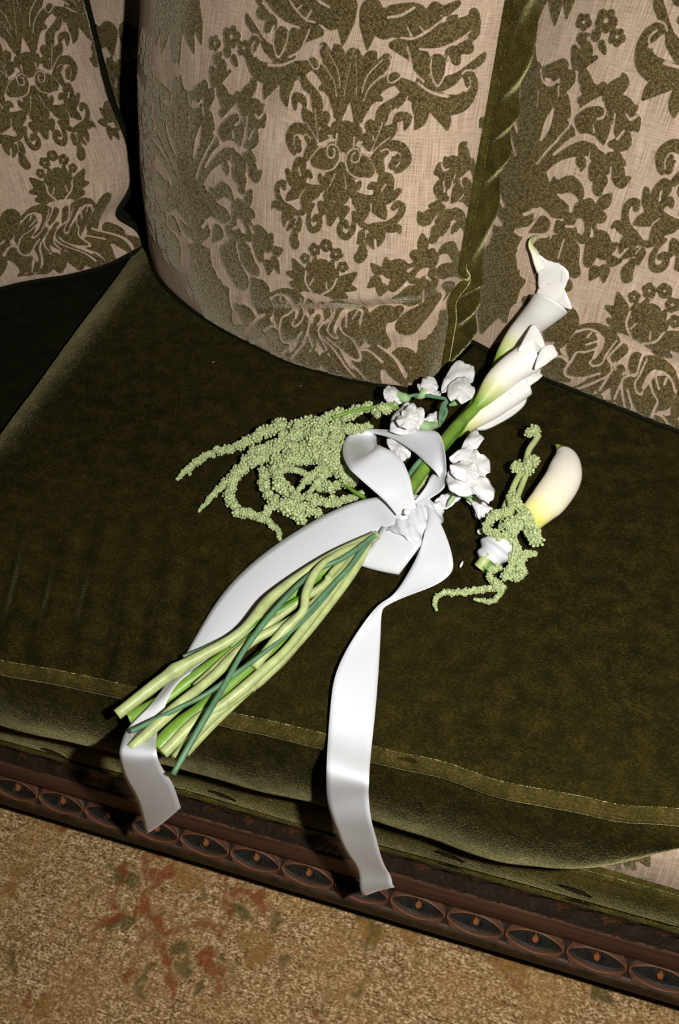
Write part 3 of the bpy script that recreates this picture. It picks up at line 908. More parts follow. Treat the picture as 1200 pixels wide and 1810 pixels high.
dk5 = [[(560, 80, 44), (620, 72, 40), (668, 105, 28), (680, 152, 10)], [(450, 60, 68), (400, 150, 78), (480, 120, 58), (540, 192, 48), (580, 215, 38)], [(680, 212, 38), (725, 182, 28)], [(720, 250, 34), (790, 252, 26)], [(770, 202, 18), (808, 172, 28), (842, 133, 6)], [(745, 280, 12), (762, 330, 10), (792, 370, 40), (800, 430, 44)], [(840, 415, 24), (870, 393, 5)],
       [(740, 400, 34), (730, 450, 34), (718, 492, 22)], [(845, 485, 26), (890, 485, 6)], [(755, 540, 30), (730, 580, 6)], [(805, 535, 28), (800, 595, 4)], [(715, 280, 13), (715, 330, 15), (690, 372, 18), (660, 352, 13)], [(632, 255, 24), (610, 290, 28)], [(480, 290, 38), (430, 300, 28), (345, 312, 14)], [(560, 305, 30)], [(620, 330, 38), (590, 400, 58), (540, 420, 66)],
       [(630, 430, 42), (620, 500, 48), (645, 540, 30)], [(600, 610, 34)], [(480, 430, 58), (500, 550, 68)], [(230, 450, 80), (235, 560, 120), (230, 620, 118), (190, 700, 78), (165, 790, 32), (146, 858, 5)], [(250, 700, 58), (275, 795, 14)], [(320, 600, 48), (382, 590, 6)], [(320, 650, 30), (330, 700, 8)], [(310, 200, 95), (285, 350, 78)], [(390, 695, 22)]]
lt5 = [[(425, 212, 8), (480, 222, 10), (522, 262, 8)], [(335, 325, 10), (370, 330, 22), (410, 305, 9), (450, 255, 6)], [(350, 450, 16), (365, 490, 26), (350, 520, 8)], [(560, 130, 6), (610, 170, 9)], [(520, 360, 5), (540, 280, 6)], [(230, 110, 9), (270, 190, 8)], [(600, 300, 6), (640, 300, 8)], [(160, 370, 14)], [(560, 470, 5), (590, 370, 5)]]
for st in dk4: B.put(st, t4)
for st in dk5: B.put(st, t5)
for st in ([(260, -330, 80), (262, -120, 66), (250, 20, 40), (240, 130, 5)], [(390, -330, 80), (385, -120, 58), (382, 0, 34), (378, 85, 5)], [(490, -330, 60), (475, -120, 46), (465, -20, 26), (455, 45, 4)]):
    B.put(st, t4)
for c, r in (((570, 72), 52), ((720, 62), 74), ((790, 172), 58)):
    d, l = flower(c, r)
    for st in d: B.put(st, t4)
    for st in l: B.put(st, t4, True)
for st in lt4: B.put(st, t4, True)
for st in lt5: B.put(st, t5, True)
B.done()


def at(p, m, px, py, sc=1.0, rot=0.0, dt=0.0, ds=0.0):
    s_, t_ = p.cloth(px, py)
    return (m, s_ + ds, t_ + dt, sc, rot)


def rel(mot, px, py):                        # a landmark's place in the half motif
    c0 = mot.src.cloth(px, py)
    return abs(c0[0] - np.interp(c0[1], mot.ax[:, 1], mot.ax[:, 0])), c0[1] - mot.o[1]


def fit(mot, p, side, src, dst):             # turn and shift a motif so that two landmarks land on the pillow
    l = [complex(side * a, b) for a, b in (rel(mot, *q) for q in src)]
    d = [complex(*p.cloth(*q)) for q in dst]
    z = (d[0] - d[1]) / (l[0] - l[1])
    sc, rot = abs(z), math.atan2(z.imag, z.real)
    sc = min(max(sc, .85), 1.15)
    z = sc * complex(math.cos(rot), math.sin(rot))
    o_ = (d[0] + d[1]) / 2 - z * (l[0] + l[1]) / 2
    return (mot, o_.real, o_.imag, sc, rot)


perA = .318                                   # upright repeat of the figure
bA = fit(A, big, 1, [(608, 267), (567, 490)], [(608, 267), (567, 490)])
bB = fit(B, big, 1, [(1105, 137), (1097, 462)], [(448, 145), (499, 441)])
bR = fit(B, big, -1, [(1132, 215), (1097, 462)], [(772, 293), (657, 467)])
print('LATTICE', bA[1:], bB[1:], bR[1:], flush=True)
big.build([(A, None, 0, 1, 0), bB, bR], M_velvet2, .0055, M_velvet2, side_wr=.0045)
rB = at(rgt, B, 935, 233)
P2 = (bR[1] - bB[1]) / 2
dA = bA[2] - (bB[2] + bR[2]) / 2
rB = fit(B, rgt, 1, [(935, 233), (850, 588)], [(935, 233), (850, 588)])
rA = fit(A, rgt, -1, [(720, 275), (628, 475)], [(1172, 265), (1100, 512)])
rgt.build([(B, None, 0, 1, 0), rA, (A, 2 * rB[1] - rA[1], rA[2], 1, rA[4])], M_velvet2, .004, M_velvet2)
lA = fit(A, lft, 1, [(608, 267), (567, 490)], [(54, 135), (105, 325)])
lsc, dA = lA[3], 0.0
lft.build([lA] + [(B, lA[1] + sg * P2, lA[2] - dA, lsc, lA[4]) for sg in (-1, 1)], M_black, .0058, M_black)
V, nx, nz = ROLL
RS = V[..., 0] * 1.0; RT = np.repeat((np.linspace(0, .16, nz))[None], nx, 0)
val = np.full(RS.shape, .02)
for x0_, t0_ in ((.30, .16), (.46, .05), (.15, .02)):
    val = np.minimum(val, A.f.sample(A.v, np.abs(RS - x0_), RT - t0_))
mesh('damask_roll', V, quads(nx, nz), M_damask, sofa, attrs={'pile': val, 'cloth': np.stack([RS, RT, RS * 0], -1)})
kA = at(bck, A, 235, 230)
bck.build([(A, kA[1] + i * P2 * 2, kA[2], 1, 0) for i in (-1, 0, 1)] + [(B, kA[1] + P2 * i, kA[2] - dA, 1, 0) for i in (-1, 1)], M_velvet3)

# ------------------------------------------------------------------ rug


def onfloor(px, py): return onz(px, py, -SEAT)


rx0, rx1, ry0, ry1 = -1.6, 1.5, -1.9, .35
fields = {}
r1, r2 = crop(0, 1150, .5), crop(600, 1250, .5)
rugd = {'red': (r1, [[(520, 790, 18), (520, 740, 18), (570, 710, 20), (620, 720, 12), (610, 770, 18), (560, 800, 24), (520, 850, 14), (510, 900, 18), (560, 960, 22), (600, 1000, 15), (700, 980, 12), (770, 990, 16), (800, 960, 14), (810, 880, 12), (780, 810, 12), (790, 780, 12)], [(490, 920, 24)],
                     [(850, 840, 28), (900, 870, 34), (920, 910, 20)], [(490, 1030, 20), (470, 1120, 18), (450, 1170, 14)], [(580, 1050, 20), (600, 1130, 22), (610, 1210, 18)], [(720, 1080, 44), (740, 1110, 40), (770, 1130, 30)], [(790, 1170, 15), (790, 1210, 12)], [(420, 930, 20), (350, 960, 18), (310, 1000, 12)], [(400, 880, 22)], [(60, 1215, 12), (100, 1225, 12), (90, 1255, 14)],
                     [(240, 610, 16), (235, 635, 10)], [(500, 1010, 16), (560, 1030, 12)], [(1130, 1280, 25)], [(460, 760, 18), (420, 850, 14)]]),
        'green': (r1, [[(430, 800, 40), (470, 820, 34)], [(375, 765, 18)], [(470, 950, 30), (400, 960, 30)], [(520, 1100, 20), (510, 1180, 15)], [(640, 1060, 30), (650, 1140, 35)], [(830, 920, 30), (870, 940, 30)], [(980, 960, 30)], [(800, 1080, 20), (820, 1160, 20)], [(700, 960, 15)], [(560, 920, 15)], [(500, 1220, 20)], [(325, 860, 20)],
                       [(540, 1000, 16)], [(700, 1200, 22)], [(30, 1060, 16), (55, 1150, 14)], [(1000, 1090, 14), (985, 1170, 12)], [(1160, 1240, 30)], [(700, 870, 10), (740, 830, 10)]]),
        'gold': (r1, [[(60, 780, 34), (130, 760, 20)], [(40, 850, 40)], [(860, 1020, 24), (930, 1010, 24), (940, 1060, 24), (880, 1080, 24)], [(640, 800, 30), (700, 830, 30)], [(150, 1260, 40)], [(1080, 830, 30)], [(40, 960, 18)]])}
rug2 = {'gold': [[(80, 740, 40), (130, 800, 30)], [(230, 800, 40)], [(640, 900, 40), (560, 930, 30)], [(520, 880, 24)], [(640, 960, 30)]], 'green': [[(60, 735, 20), (130, 750, 14), (100, 850, 12)], [(900, 990, 26), (960, 1030, 34)], [(80, 1000, 14), (60, 1040, 12)], [(200, 780, 14)], [(120, 900, 10), (90, 960, 10)]], 'red': [[(540, 870, 14), (600, 960, 12), (640, 1010, 14)], [(250, 790, 12), (270, 830, 10)], [(510, 960, 10)], [(580, 1040, 16)]]}
res = .0032
gx = np.arange(rx0, rx1, res); gy = np.arange(ry0, ry1, res)
GX, GY = np.meshgrid(gx, gy, indexing='ij')
assert GX.size < 8e5
attrs = {}
for kx, (tf, ss) in rugd.items():
    fd = Field(rx0, rx1, ry0, ry1, res)
    for tfx, lst in ((r1, ss), (r2, rug2[kx])):
        for stt in lst:
            out = []
            for x, y, r in stt:
                px, py, k = tfx(x, y)
                p = onfloor(px, py); p2 = onfloor(px + 10, py)
                out.append((p[0], p[1], .72 * r * k * np.linalg.norm(p2 - p) / 10))
            # the worn figure repeats along the rug
            for ox in (-1.16, 0, 1.16):
                fd.stroke([(a + ox, b, c) for a, b, c in out])
            fd.stroke([(-a + .35, b - .78, c) for a, b, c in out])
    jx = (vnoise(GX * 75, GY * 75, 21) - .5) * .014 + (vnoise(GX * 190, GY * 190, 22) - .5) * .012
    jy = (vnoise(GX * 75, GY * 75, 23) - .5) * .014 + (vnoise(GX * 190, GY * 190, 24) - .5) * .012
    wearm = np.clip(.55 + 1.0 * vnoise(GX * 45, GY * 45, 25), 0, 1)
    attrs[kx] = np.clip(.62 - fd.sample(fd.d, GX + jx, GY + jy) / .010, 0, 1) * wearm
rz = (vnoise(GX * 60, GY * 60, 2) - .5) * .0015
V = np.stack([GX, GY, rz], -1)
rug = empty('rug', (0, -.5, -.01))
tag(rug, 'worn wool rug in tan with faded rust and green figures before the sofa', 'rug')
mesh('rug_pile', V, quads(len(gx), len(gy)), M_rug, rug, attrs=attrs)
box('rug_backing', (rx0, ry0, -.0115), (rx1, ry1, -.003), M_floor, rug)

# ------------------------------------------------------------------ bouquet
bouquet = empty('bouquet', onz(690, 900, 0))
tag(bouquet, 'hand-tied bouquet of calla lilies, white sweet peas and green amaranth with satin ribbon', 'bouquet')


def zz(pts): return [onz(p[0], p[1], p[2]) for p in pts]


def infront(px, py, h, margin=.012):         # like onz, but never behind the face of the pillow that the lilies lean on
    p = onz(px, py, h)
    d = ray(px, py); d = d / np.linalg.norm(d)
    k = np.argmin((rgt.px - px) ** 2 + (rgt.py - py) ** 2)
    if (rgt.px.ravel()[k] - px) ** 2 + (rgt.py.ravel()[k] - py) ** 2 < 30:
        lim = np.linalg.norm(rgt.P.reshape(-1, 3)[k] - CAM) - margin
        if np.linalg.norm(p - CAM) > lim: p = CAM + d * lim
    return p


# ---- ribbon strips from two edge lines
def strip(name, E1, E2, parent, n=90, m=9, cup=0.0, thick=.0005, wob=.0, smooth=0, crinkle=0.0):
    a = crom(E1, n); b = crom(E2, n)
    w = np.linspace(0, 1, m)
    V = a[:, None] * (1 - w)[None, :, None] + b[:, None] * w[None, :, None]
    T = np.gradient(V.mean(1), axis=0); T /= np.linalg.norm(T, axis=1)[:, None] + 1e-9
    Nn = np.cross(T, b - a); Nn /= np.linalg.norm(Nn, axis=1)[:, None] + 1e-9
    V = V + Nn[:, None] * (cup * 4 * w * (1 - w))[None, :, None]
    if smooth:
        kk = np.hanning(2 * smooth + 3)[1:-1]; kk /= kk.sum()
        Vp = np.concatenate([np.repeat(V[:1], smooth, 0), V, np.repeat(V[-1:], smooth, 0)])
        Vs = sum(kk[i] * Vp[i:i + n] for i in range(2 * smooth + 1))
        f_ = np.minimum(1, np.minimum(np.arange(n), np.arange(n)[::-1]) / smooth)[:, None, None]
        V = V * (1 - f_) + Vs * f_
    if wob:
        s = np.linspace(0, 1, n)
        V = V + Nn[:, None] * (wob * (vnoise(s[:, None] * 7, w[None] * 1.5 + s[:, None], 3) - .5))[..., None]
    if crinkle:
        s = np.linspace(0, 1, n)[:, None]
        V = V + Nn[:, None] * (crinkle * np.clip((s - .84) / .06, 0, 1) * np.sin(s * 95 + w[None] * 1.5 + 2 * np.sin(s * 31)))[..., None]
    o = mesh(name, V, quads(n, m), M_satin, parent)
    md = o.modifiers.new('solid', 'SOLIDIFY'); md.thickness = thick; md.offset = 0
    return o


# ruched knot wrapping the stems
kc = np.array(zz([(668, 936, .012), (693, 935, .032), (720, 928, .036), (742, 905, .034), (764, 884, .014)]))
n, m = 46, 60
p0 = onz(690, 948, .004); p1 = onz(752, 880, .004)
axis_a, axis_b = onz(708, 960, .018), onz(756, 896, .020)
# knot: a band around the bundle, ruched across
dirn = axis_b - axis_a; LK = np.linalg.norm(dirn); dirn /= LK
side = np.cross(dirn, [0, 0, 1.0]); side /= np.linalg.norm(side); upv = np.cross(side, dirn)
th = np.linspace(0, 2 * np.pi, m, endpoint=False); s = np.linspace(0, 1, n)
SS, TH = np.meshgrid(s, th, indexing='ij')
ruc = .0013 * np.sin(SS * 20 + 4 * np.cos(TH) + 2.5 * np.sin(TH * 2)) + .0018 * (vnoise(SS * 9, TH * 3, 2) - .5)
rk = .0135 * (1 + .12 * np.sin(np.pi * SS)) + ruc
V = axis_a + dirn * (SS * LK)[..., None] + side * (1.35 * rk * np.cos(TH))[..., None] + upv * (rk * np.sin(TH))[..., None]
V[..., 2] = np.maximum(V[..., 2], SEAT + .0035)
knot = mesh('ribbon_knot', V, quads(n, m, wv=True), M_satin, bouquet)
knot['label'] = 'ruched white satin wrap around the stems'


def k4(x, y, h): return onz(580 + x * .26667, 600 + y * .26667, h)


# big bow loop: front panel, left curl, top run, right curl, return
E1 = [k4(455, 1165, .040), k4(380, 1075, .046), k4(280, 985, .054), k4(190, 905, .060), k4(140, 855, .0605), k4(106, 790, .054), k4(96, 730, .044), k4(110, 670, .034), k4(160, 620, .030), k4(270, 598, .034), k4(420, 600, .042), k4(560, 600, .050), k4(690, 603, .056), k4(745, 640, .059), k4(772, 740, .060), k4(781, 860, .056), k4(772, 975, .046), k4(690, 1045, .038), k4(590, 1095, .036)]
E2 = [k4(585, 1120, .042), k4(562, 1020, .050), k4(535, 900, .058), k4(470, 775, .063), k4(352, 708, .064), k4(330, 706, .050), k4(322, 690, .038), k4(320, 664, .028), k4(318, 640, .024), k4(300, 625, .026), k4(430, 660, .034), k4(560, 740, .042), k4(650, 820, .048), k4(705, 872, .049), k4(735, 915, .044), k4(725, 915, .038), k4(690, 895, .040), k4(640, 985, .040), k4(570, 1075, .037)]
o = strip('ribbon_loop', E1, E2, knot, 160, 9, cup=.0012)
o['label'] = 'large open satin bow loop'
# lower folded loop
E1 = [onz(676, 930, .026), onz(655, 965, .020), onz(634, 996, .010), onz(640, 990, .004), onz(680, 945, .003)]
E2 = [onz(748, 958, .026), onz(728, 985, .020), onz(706, 1014, .010), onz(712, 1006, .004), onz(745, 960, .003)]
strip('ribbon_loop', E1, E2, knot, 60, 9, cup=.001)
# long tail falling left under the stems
yL = -.285
E1 = [onz(700, 872, .034), onz(671, 877, .034), onz(620, 889, .024), onz(553, 921, .012), onz(457, 986, .006), onz(388, 1055, .004), onz(323, 1163, .006), onz(290, 1212, .012), onz(256, 1256, .021), onz(224, 1290, .012), ony(212, 1330, -.300), ony(219, 1371, -.299), ony(243, 1418, -.293), ony(258, 1476, -.288)]
E2 = [onz(722, 915, .034), onz(700, 925, .030), onz(668, 942, .018), onz(610, 985, .009), onz(530, 1040, .006), onz(452, 1110, .004), onz(380, 1165, .006), onz(325, 1200, .019), onz(296, 1240, .024), onz(278, 1295, .014), ony(277, 1330, -.295), ony(286, 1356, -.296), ony(306, 1386, -.294), ony(320, 1426, -.290)]
strip('ribbon_tail', E1, E2, knot, 170, 9, cup=.0012, wob=.003, smooth=5)
# right tail: panel, half twist, long fall over the cushion front
E1 = [onz(752, 892, .034), onz(766, 902, .036), onz(788, 946, .030), onz(801, 990, .024), onz(797, 1014, .018), onz(770, 1034, .014), onz(720, 1053, .013), onz(684, 1070, .012), onz(675, 1080, .012), onz(673, 1105, .009), onz(671, 1150, .006), onz(667, 1210, .0045), onz(662, 1270, .004), onz(656, 1325, .0045), ony(652, 1380, -.2655), ony(651, 1410, -.269), ony(657, 1455, -.278), ony(672, 1505, -.279), ony(685, 1540, -.281), ony(698, 1567, -.284)]
E2 = [onz(758, 915, .028), onz(750, 945, .030), onz(742, 972, .025), onz(733, 992, .020), onz(722, 1012, .016), onz(708, 1035, .014), onz(693, 1053, .015), onz(674, 1066, .017), onz(660, 1080, .018), onz(640, 1105, .015), onz(613, 1147, .014), onz(593, 1192, .016), onz(585, 1240, .013), onz(580, 1300, .006), ony(577, 1362, -.2665), ony(578, 1415, -.270), ony(590, 1458, -.276), ony(612, 1508, -.277), ony(632, 1543, -.280), ony(639, 1588, -.284)]
strip('ribbon_tail', E1, E2, knot, 220, 9, cup=.0008, wob=.0025, smooth=7, crinkle=.0011)


def ball(name, c, r, mat, parent, sc=(1, 1, 1), nu=16, nv=10):
    a = np.linspace(0, 2 * np.pi, nu, endpoint=False); b = np.linspace(.001, np.pi - .001, nv)
    aa, bb = np.meshgrid(a, b, indexing='ij')
    V = np.stack([np.cos(aa) * np.sin(bb) * sc[0], np.sin(aa) * np.sin(bb) * sc[1], np.cos(bb) * sc[2]], -1) * r + np.asarray(c)
    return mesh(name, V, quads(nu, nv, wu=True), mat, parent)


o = ball('pearl_pin', onz(719, 905, .046), .0032, M_pearl, knot); o['label'] = 'round pearl pin head'


# ---- cut stems
def k7(x, y, h): return onz(180 + x * .4333, 920 + y * .4333, h)


def stem(pts, r0, r1, mat, flat=1.0, name='stem', knob=None):
    P = crom([k7(*p) for p in pts], 70)
    r = .84 * np.linspace(r0, r1, 70) * (1 + .07 * np.sin(np.linspace(0, 17, 70)))
    if knob is not None:
        r = r * (1 + .30 * np.exp(-((np.linspace(0, 1, 70) - knob) / .02) ** 2))
    P[:, 2] = np.maximum(P[:, 2], SEAT + r * flat * .9)
    return tube(name, P, r, mat, bouquet, 12, flat)


stem([(1125, 58, .030), (900, 168, .028), (700, 308, .026), (560, 462, .024), (300, 612, .022), (62, 792, .020)], .0052, .0062, M_stem_pale, knob=.80)
stem([(1100, 70, .020), (850, 230, .016), (600, 420, .014), (430, 515, .015), (332, 556, .016)], .0024, .0022, M_stem_blue)
stem([(1060, 95, .022), (800, 285, .018), (560, 515, .016), (380, 640, .012), (240, 745, .010), (112, 806, .009)], .0065, .0080, M_stem_green)
stem([(1085, 80, .028), (850, 352, .026), (600, 502, .026), (450, 640, .025), (300, 765, .030), (118, 932, .031)], .0045, .0056, M_stem_pale)
stem([(1060, 110, .026), (840, 390, .028), (480, 672, .034), (300, 772, .034), (122, 860, .032)], .0022, .0026, M_stem_blue)
stem([(1050, 120, .016), (760, 450, .014), (480, 710, .014), (330, 830, .013), (228, 935, .012)], .0060, .0100, M_stem_green)
stem([(1075, 95, .022), (800, 470, .022), (650, 620, .022), (500, 745, .020), (390, 815, .018), (250, 952, .016)], .0045, .0060, M_stem_pale)
stem([(1090, 85, .018), (1010, 230, .014), (850, 440, .014), (660, 640, .014), (592, 690, .016), (450, 800, .016), (298, 972, .014)], .0050, .0052, M_stem_pale, knob=.62)
stem([(1065, 120, .014), (950, 300, .010), (760, 545, .009), (600, 690, .009), (430, 850, .010), (340, 950, .010)], .0046, .0050, M_stem_pale)
stem([(1115, 60, .036), (990, 150, .036), (850, 220, .036), (700, 372, .036), (580, 530, .036), (500, 672, .036), (400, 842, .034), (290, 1036, .026)], .0028, .0030, M_stem_blue)
stem([(1095, 75, .032), (1010, 190, .032), (950, 255, .031), (820, 390, .030), (700, 480, .022)], .0030, .0028, M_stem_blue)
stem([(1080, 90, .030), (960, 140, .034), (880, 200, .038), (835, 290, .038), (818, 372, .036), (740, 452, .030), (620, 600, .024)], .0040, .0052, M_stem_pale)
stem([(1080, 85, .026), (900, 260, .026), (760, 350, .026), (640, 420, .024), (520, 520, .020)], .0040, .0036, M_stem_deep)
stem([(1090, 80, .028), (950, 200, .029), (905, 265, .030), (800, 335, .026), (560, 520, .022), (380, 680, .020)], .0035, .0045, M_stem_pale, knob=.3)


# stems between knot and blooms
def stem2(pts, r0, r1, mat, flat=1.0, parent=None, name='stem'):
    P = crom(zz(pts), 60)
    r = np.linspace(r0, r1, 60)
    return tube(name, P, r, mat, parent or bouquet, 12, flat)


# ---- calla lilies
def calla(name, axis, rad_, front, back, roll, tail=None, mat=None, flare=.35, over=.10, flat=.9, tail_w=.35, parent=None, tl=.3, fwd=None):
    """axis: 3-D points of the funnel's middle; rad_: radius along it; front/back: how far (0..1) the rim reaches in front and at the back."""
    P = crom(axis, 80); T, N, Bn = frames(P)
    # make N face the camera side so that roll is readable
    for i in range(80):
        v = CAM - P[i]; v = v - T[i] * (v @ T[i]); v /= np.linalg.norm(v)
        N[i] = v
    Bn = np.cross(T, N)
    rr = crom(np.array(rad_)[:, None], 80)[:, 0]
    nt, ns = 96, 44
    th = np.linspace(-np.pi * (1 + over), np.pi * (1 + over), nt)
    s = np.linspace(0, 1, ns)
    V = np.zeros((nt, ns, 3)); along = np.zeros((nt, ns))
    for i, t in enumerate(th):
        d = (t - np.pi) if t > 0 else (t + np.pi)
        lim = back + (front - back) * (.5 + .5 * math.cos(t - 0.0)) ** 1.1
        ang = t + roll
        lim += tl * math.exp(-((abs(d)) / tail_w) ** 2) * 0
        for j, q_ in enumerate(s):
            a = q_ * lim
            f = min(a * 79, 78.999); k = int(f); fr = f - k
            p = P[k] * (1 - fr) + P[k + 1] * fr
            nn = N[k] * (1 - fr) + N[k + 1] * fr; bb = Bn[k] * (1 - fr) + Bn[k + 1] * fr; tt = T[k]
            r = rr[k] * (1 - fr) + rr[k + 1] * fr
            fl_ = max(0, (q_ - .72) / .28) ** 2 * flare
            spiral = 1 + .10 * (t / np.pi)
            r = r * (spiral + fl_)
            V[i, j] = p + nn * (r * flat * math.cos(ang)) + bb * (r * math.sin(ang)) - tt * (fl_ * r * .25)
            along[i, j] = a
    o = mesh(name, V, quads(nt, ns), mat or M_calla, parent or bouquet, attrs={'along': along})
    md = o.modifiers.new('solid', 'SOLIDIFY'); md.thickness = .0009; md.offset = -1
    return o


def lip(name, outline, h, parent, mat, dome=.004, along=(0.6, 1.0), ruffle=0.0, seed=0, rings=10, n=72, thick=.0006, margin=.012):
    """a petal blade: closed outline (px, py, height) filled as a curved sheet."""
    O = np.array([infront(*p, margin) for p in outline])
    Oc = np.vstack([O, O[:1]])
    P = crom(np.vstack([O[-1:], Oc, O[1:2]]), n * 3)
    k = len(O) + 3
    t = np.linspace(1 / (k - 1), (k - 2) / (k - 1), n + 1)[:-1] * (n * 3 - 1)
    P = np.stack([np.interp(t, np.arange(n * 3), P[:, i]) for i in range(3)], 1)
    c = P.mean(0)
    r = np.linspace(0, 1, rings + 1)[1:]
    tv = CAM - c; tv /= np.linalg.norm(tv)
    nz_ = np.array([0, 0, 1.0]) * .6 + tv * .4
    V = [c + nz_ * dome]
    a = np.linspace(0, 2 * np.pi, n, endpoint=False)
    for q_ in r:
        pq = c + (P - c) * q_
        wav = ruffle * 2.6 * (vnoise(pq[:, 0] * 95 + seed * 3.3, pq[:, 1] * 95, int(seed * 10)) - .5)
        ea = vnoise(2.2 * np.cos(a) + seed, 2.2 * np.sin(a), 3) + .6 * vnoise(5 * np.cos(a) + seed, 5 * np.sin(a), 5)
        wav = wav + ruffle * 3.2 * q_ ** 3 * (ea - .8)
        fold = ruffle * 1.5 * (vnoise(pq[:, 0] * 130, pq[:, 1] * 130 + seed, int(seed * 7) + 2) - .5) * (.3 + q_)
        V.append(None)
        V[-1] = c + (P - c) * q_ * (1 + (.10 * ruffle / .0025 * q_ ** 4 * (vnoise(4.5 * np.cos(a) + seed, 4.5 * np.sin(a), 9) - .5))[:, None]) + nz_[None] * (dome * (1 - q_ ** 2) + wav + fold)[:, None]
    VV_ = np.vstack([V[0][None]] + V[1:])
    Fc = [[0, 1 + i, 1 + (i + 1) % n] for i in range(n)]
    for j in range(rings - 1):
        b = 1 + j * n
        Fc += [[b + i, b + n + i, b + n + (i + 1) % n, b + (i + 1) % n] for i in range(n)]
    d = np.linspace(along[0], along[1], len(VV_))
    o = mesh(name, VV_, Fc, mat, parent, attrs={'along': d})
    md = o.modifiers.new('solid', 'SOLIDIFY'); md.thickness = thick; md.offset = 0
    return o


def k5(x, y): return 780 + x * .25, 400 + y * .25


def blade(ol, h, parent, dome, ruf=.0, seed=1, mg=.012, name='spathe_lip', along=(.75, 1.0)):
    hs_ = h if not np.isscalar(h) else [h] * len(ol)
    return lip(name, [(*k5(x, y), hh_) for (x, y), hh_ in zip(ol, hs_)], 0, parent, M_calla, dome, along, ruf, seed, margin=mg)


def a5(pts): return [infront(*k5(x, y), h, .024) for x, y, h in pts]


# top lily: tube, then the flaring lips that roll back, then the tail
c1 = calla('calla_lily', a5([(385, 1010, .034), (440, 900, .042), (525, 790, .054), (620, 690, .068), (730, 580, .084), (835, 460, .098)]), [.0052, .0078, .0118, .0142, .0166, .0185], 1.0, .74, .25, flare=.10, flat=.85)
c1['label'] = 'tallest calla lily with a curled green tail tip'
blade([(640, 575), (665, 500), (690, 435), (745, 405), (820, 385), (885, 385), (868, 450), (820, 540), (730, 560)], [.080, .088, .094, .096, .097, .095, .090, .084, .080], c1, .003)
blade([(812, 535), (862, 450), (885, 480), (922, 570), (900, 585)], [.084, .088, .086, .078, .078], c1, .002)
blade([(688, 440), (682, 330), (660, 232), (692, 203), (742, 236), (800, 256), (868, 290), (902, 340), (890, 390), (830, 400), (745, 412)], [.094, .104, .110, .110, .110, .108, .104, .100, .096, .098, .097], c1, .003)
blade([(800, 258), (868, 288), (902, 338), (885, 400), (845, 420), (838, 350)], [.109, .106, .101, .096, .098, .104], c1, .003)
tl_ = crom([infront(*p_, .012) for p_ in ([(959, 478, .108), (951, 462, .110), (945, 447, .110), (939, 437, .110), (937, 428, .111), (940, 421, .112), (949, 416, .114)])], 40)
tube('tail_tip', tl_, np.linspace(1, .08, 40) ** 1.5 * .0078 + .0006, M_calla, c1, 10, .45, attrs={'along': np.repeat(np.r_[np.linspace(.62, .45, 12), np.linspace(.45, .10, 28)], 10)})
stem2([(690, 905, .024), (760, 815, .028), (815, 750, .030), (877, 652, .034)], .0056, .0054, M_stem_deep, parent=c1)
# middle lily
c2 = calla('calla_lily', a5([(235, 1290, .036), (300, 1215, .041), (385, 1110, .048), (480, 1020, .055), (580, 950, .060), (670, 905, .064)]), [.0050, .0085, .0130, .0145, .0150, .0155], 1.0, .84, -.15, flare=.06, flat=.85)
c2['label'] = 'middle calla lily with a pale green base'
blade([(545, 885), (562, 838), (600, 765), (642, 697), (680, 722), (715, 790), (745, 885), (735, 908), (640, 885)], [.074, .078, .082, .086, .085, .082, .076, .072, .070], c2, .003, mg=.030)
blade([(690, 900), (725, 852), (785, 838), (812, 880), (822, 912), (780, 945), (720, 990), (660, 1010)], [.076, .079, .078, .075, .071, .070, .069, .070], c2, .003, mg=.026)
stem2([(700, 900, .034), (762, 812, .037), (800, 762, .038), (840, 721, .037)], .0058, .0056, M_stem_green, parent=c2)
# lower lily
c3 = calla('calla_lily', a5([(75, 1475, .018), (140, 1420, .022), (240, 1350, .026), (350, 1280, .029), (470, 1200, .032), (600, 1110, .036)]), [.0050, .0078, .0098, .0112, .0115, .0105], 1.0, .98, -1.9, flare=.08, flat=.9)
c3['label'] = 'lowest calla lily lying on the velvet'
blade([(470, 1130), (560, 1080), (640, 1030), (700, 1003), (698, 1035), (714, 1055), (660, 1105), (600, 1146), (500, 1190)], .042, c3, .003, .0006)
blade([(250, 1432), (330, 1370), (450, 1270), (560, 1180), (600, 1146), (606, 1195), (592, 1258), (520, 1328), (420, 1390), (310, 1440)], [.018, .022, .026, .030, .032, .028, .022, .018, .015, .014], c3, .006, along=(.5, 1.0))
stem2([(705, 905, .018), (740, 850, .018), (770, 805, .019), (802, 766, .018)], .0058, .0056, M_stem_green, parent=c3)
stem2([(690, 900, .016), (720, 860, .016), (760, 810, .012), (800, 760, .012), (850, 700, .016), (872, 660, .028)], .0060, .0058, M_stem_deep)
for pts in ([(700, 880, .030), (730, 830, .036), (752, 806, .040), (770, 790, .036)], [(712, 872, .028), (742, 838, .032), (765, 826, .032)]):
    stem2(pts, .0028, .0024, M_stem_blue)


# ---- sweet peas
def bloom(label, petals, calyx=None, seed=0, parent=None):
    root = None
    for i, (ol, dome, ruf) in enumerate(petals):
        o = lip('sweet_pea_bloom' if root is None else 'petal', ol, 0, root or (parent or bouquet), M_petal, dome * .45, ruffle=ruf * .8, seed=seed + i * 1.3)
        if root is None:
            root = o; root['label'] = label
    if calyx is not None:
        P = crom(zz(calyx[0]), 24)
        tube('calyx', P, np.interp(np.linspace(0, 1, 24), np.linspace(0, 1, len(calyx[1])), calyx[1]), M_calyx, root, 10)
    return root


def q4(lst, h, s=None):
    out = []
    for i, (x, y) in enumerate(lst):
        out.append((580 + x * .26667, 600 + y * .26667, h if np.isscalar(h) else h[i]))
    return out


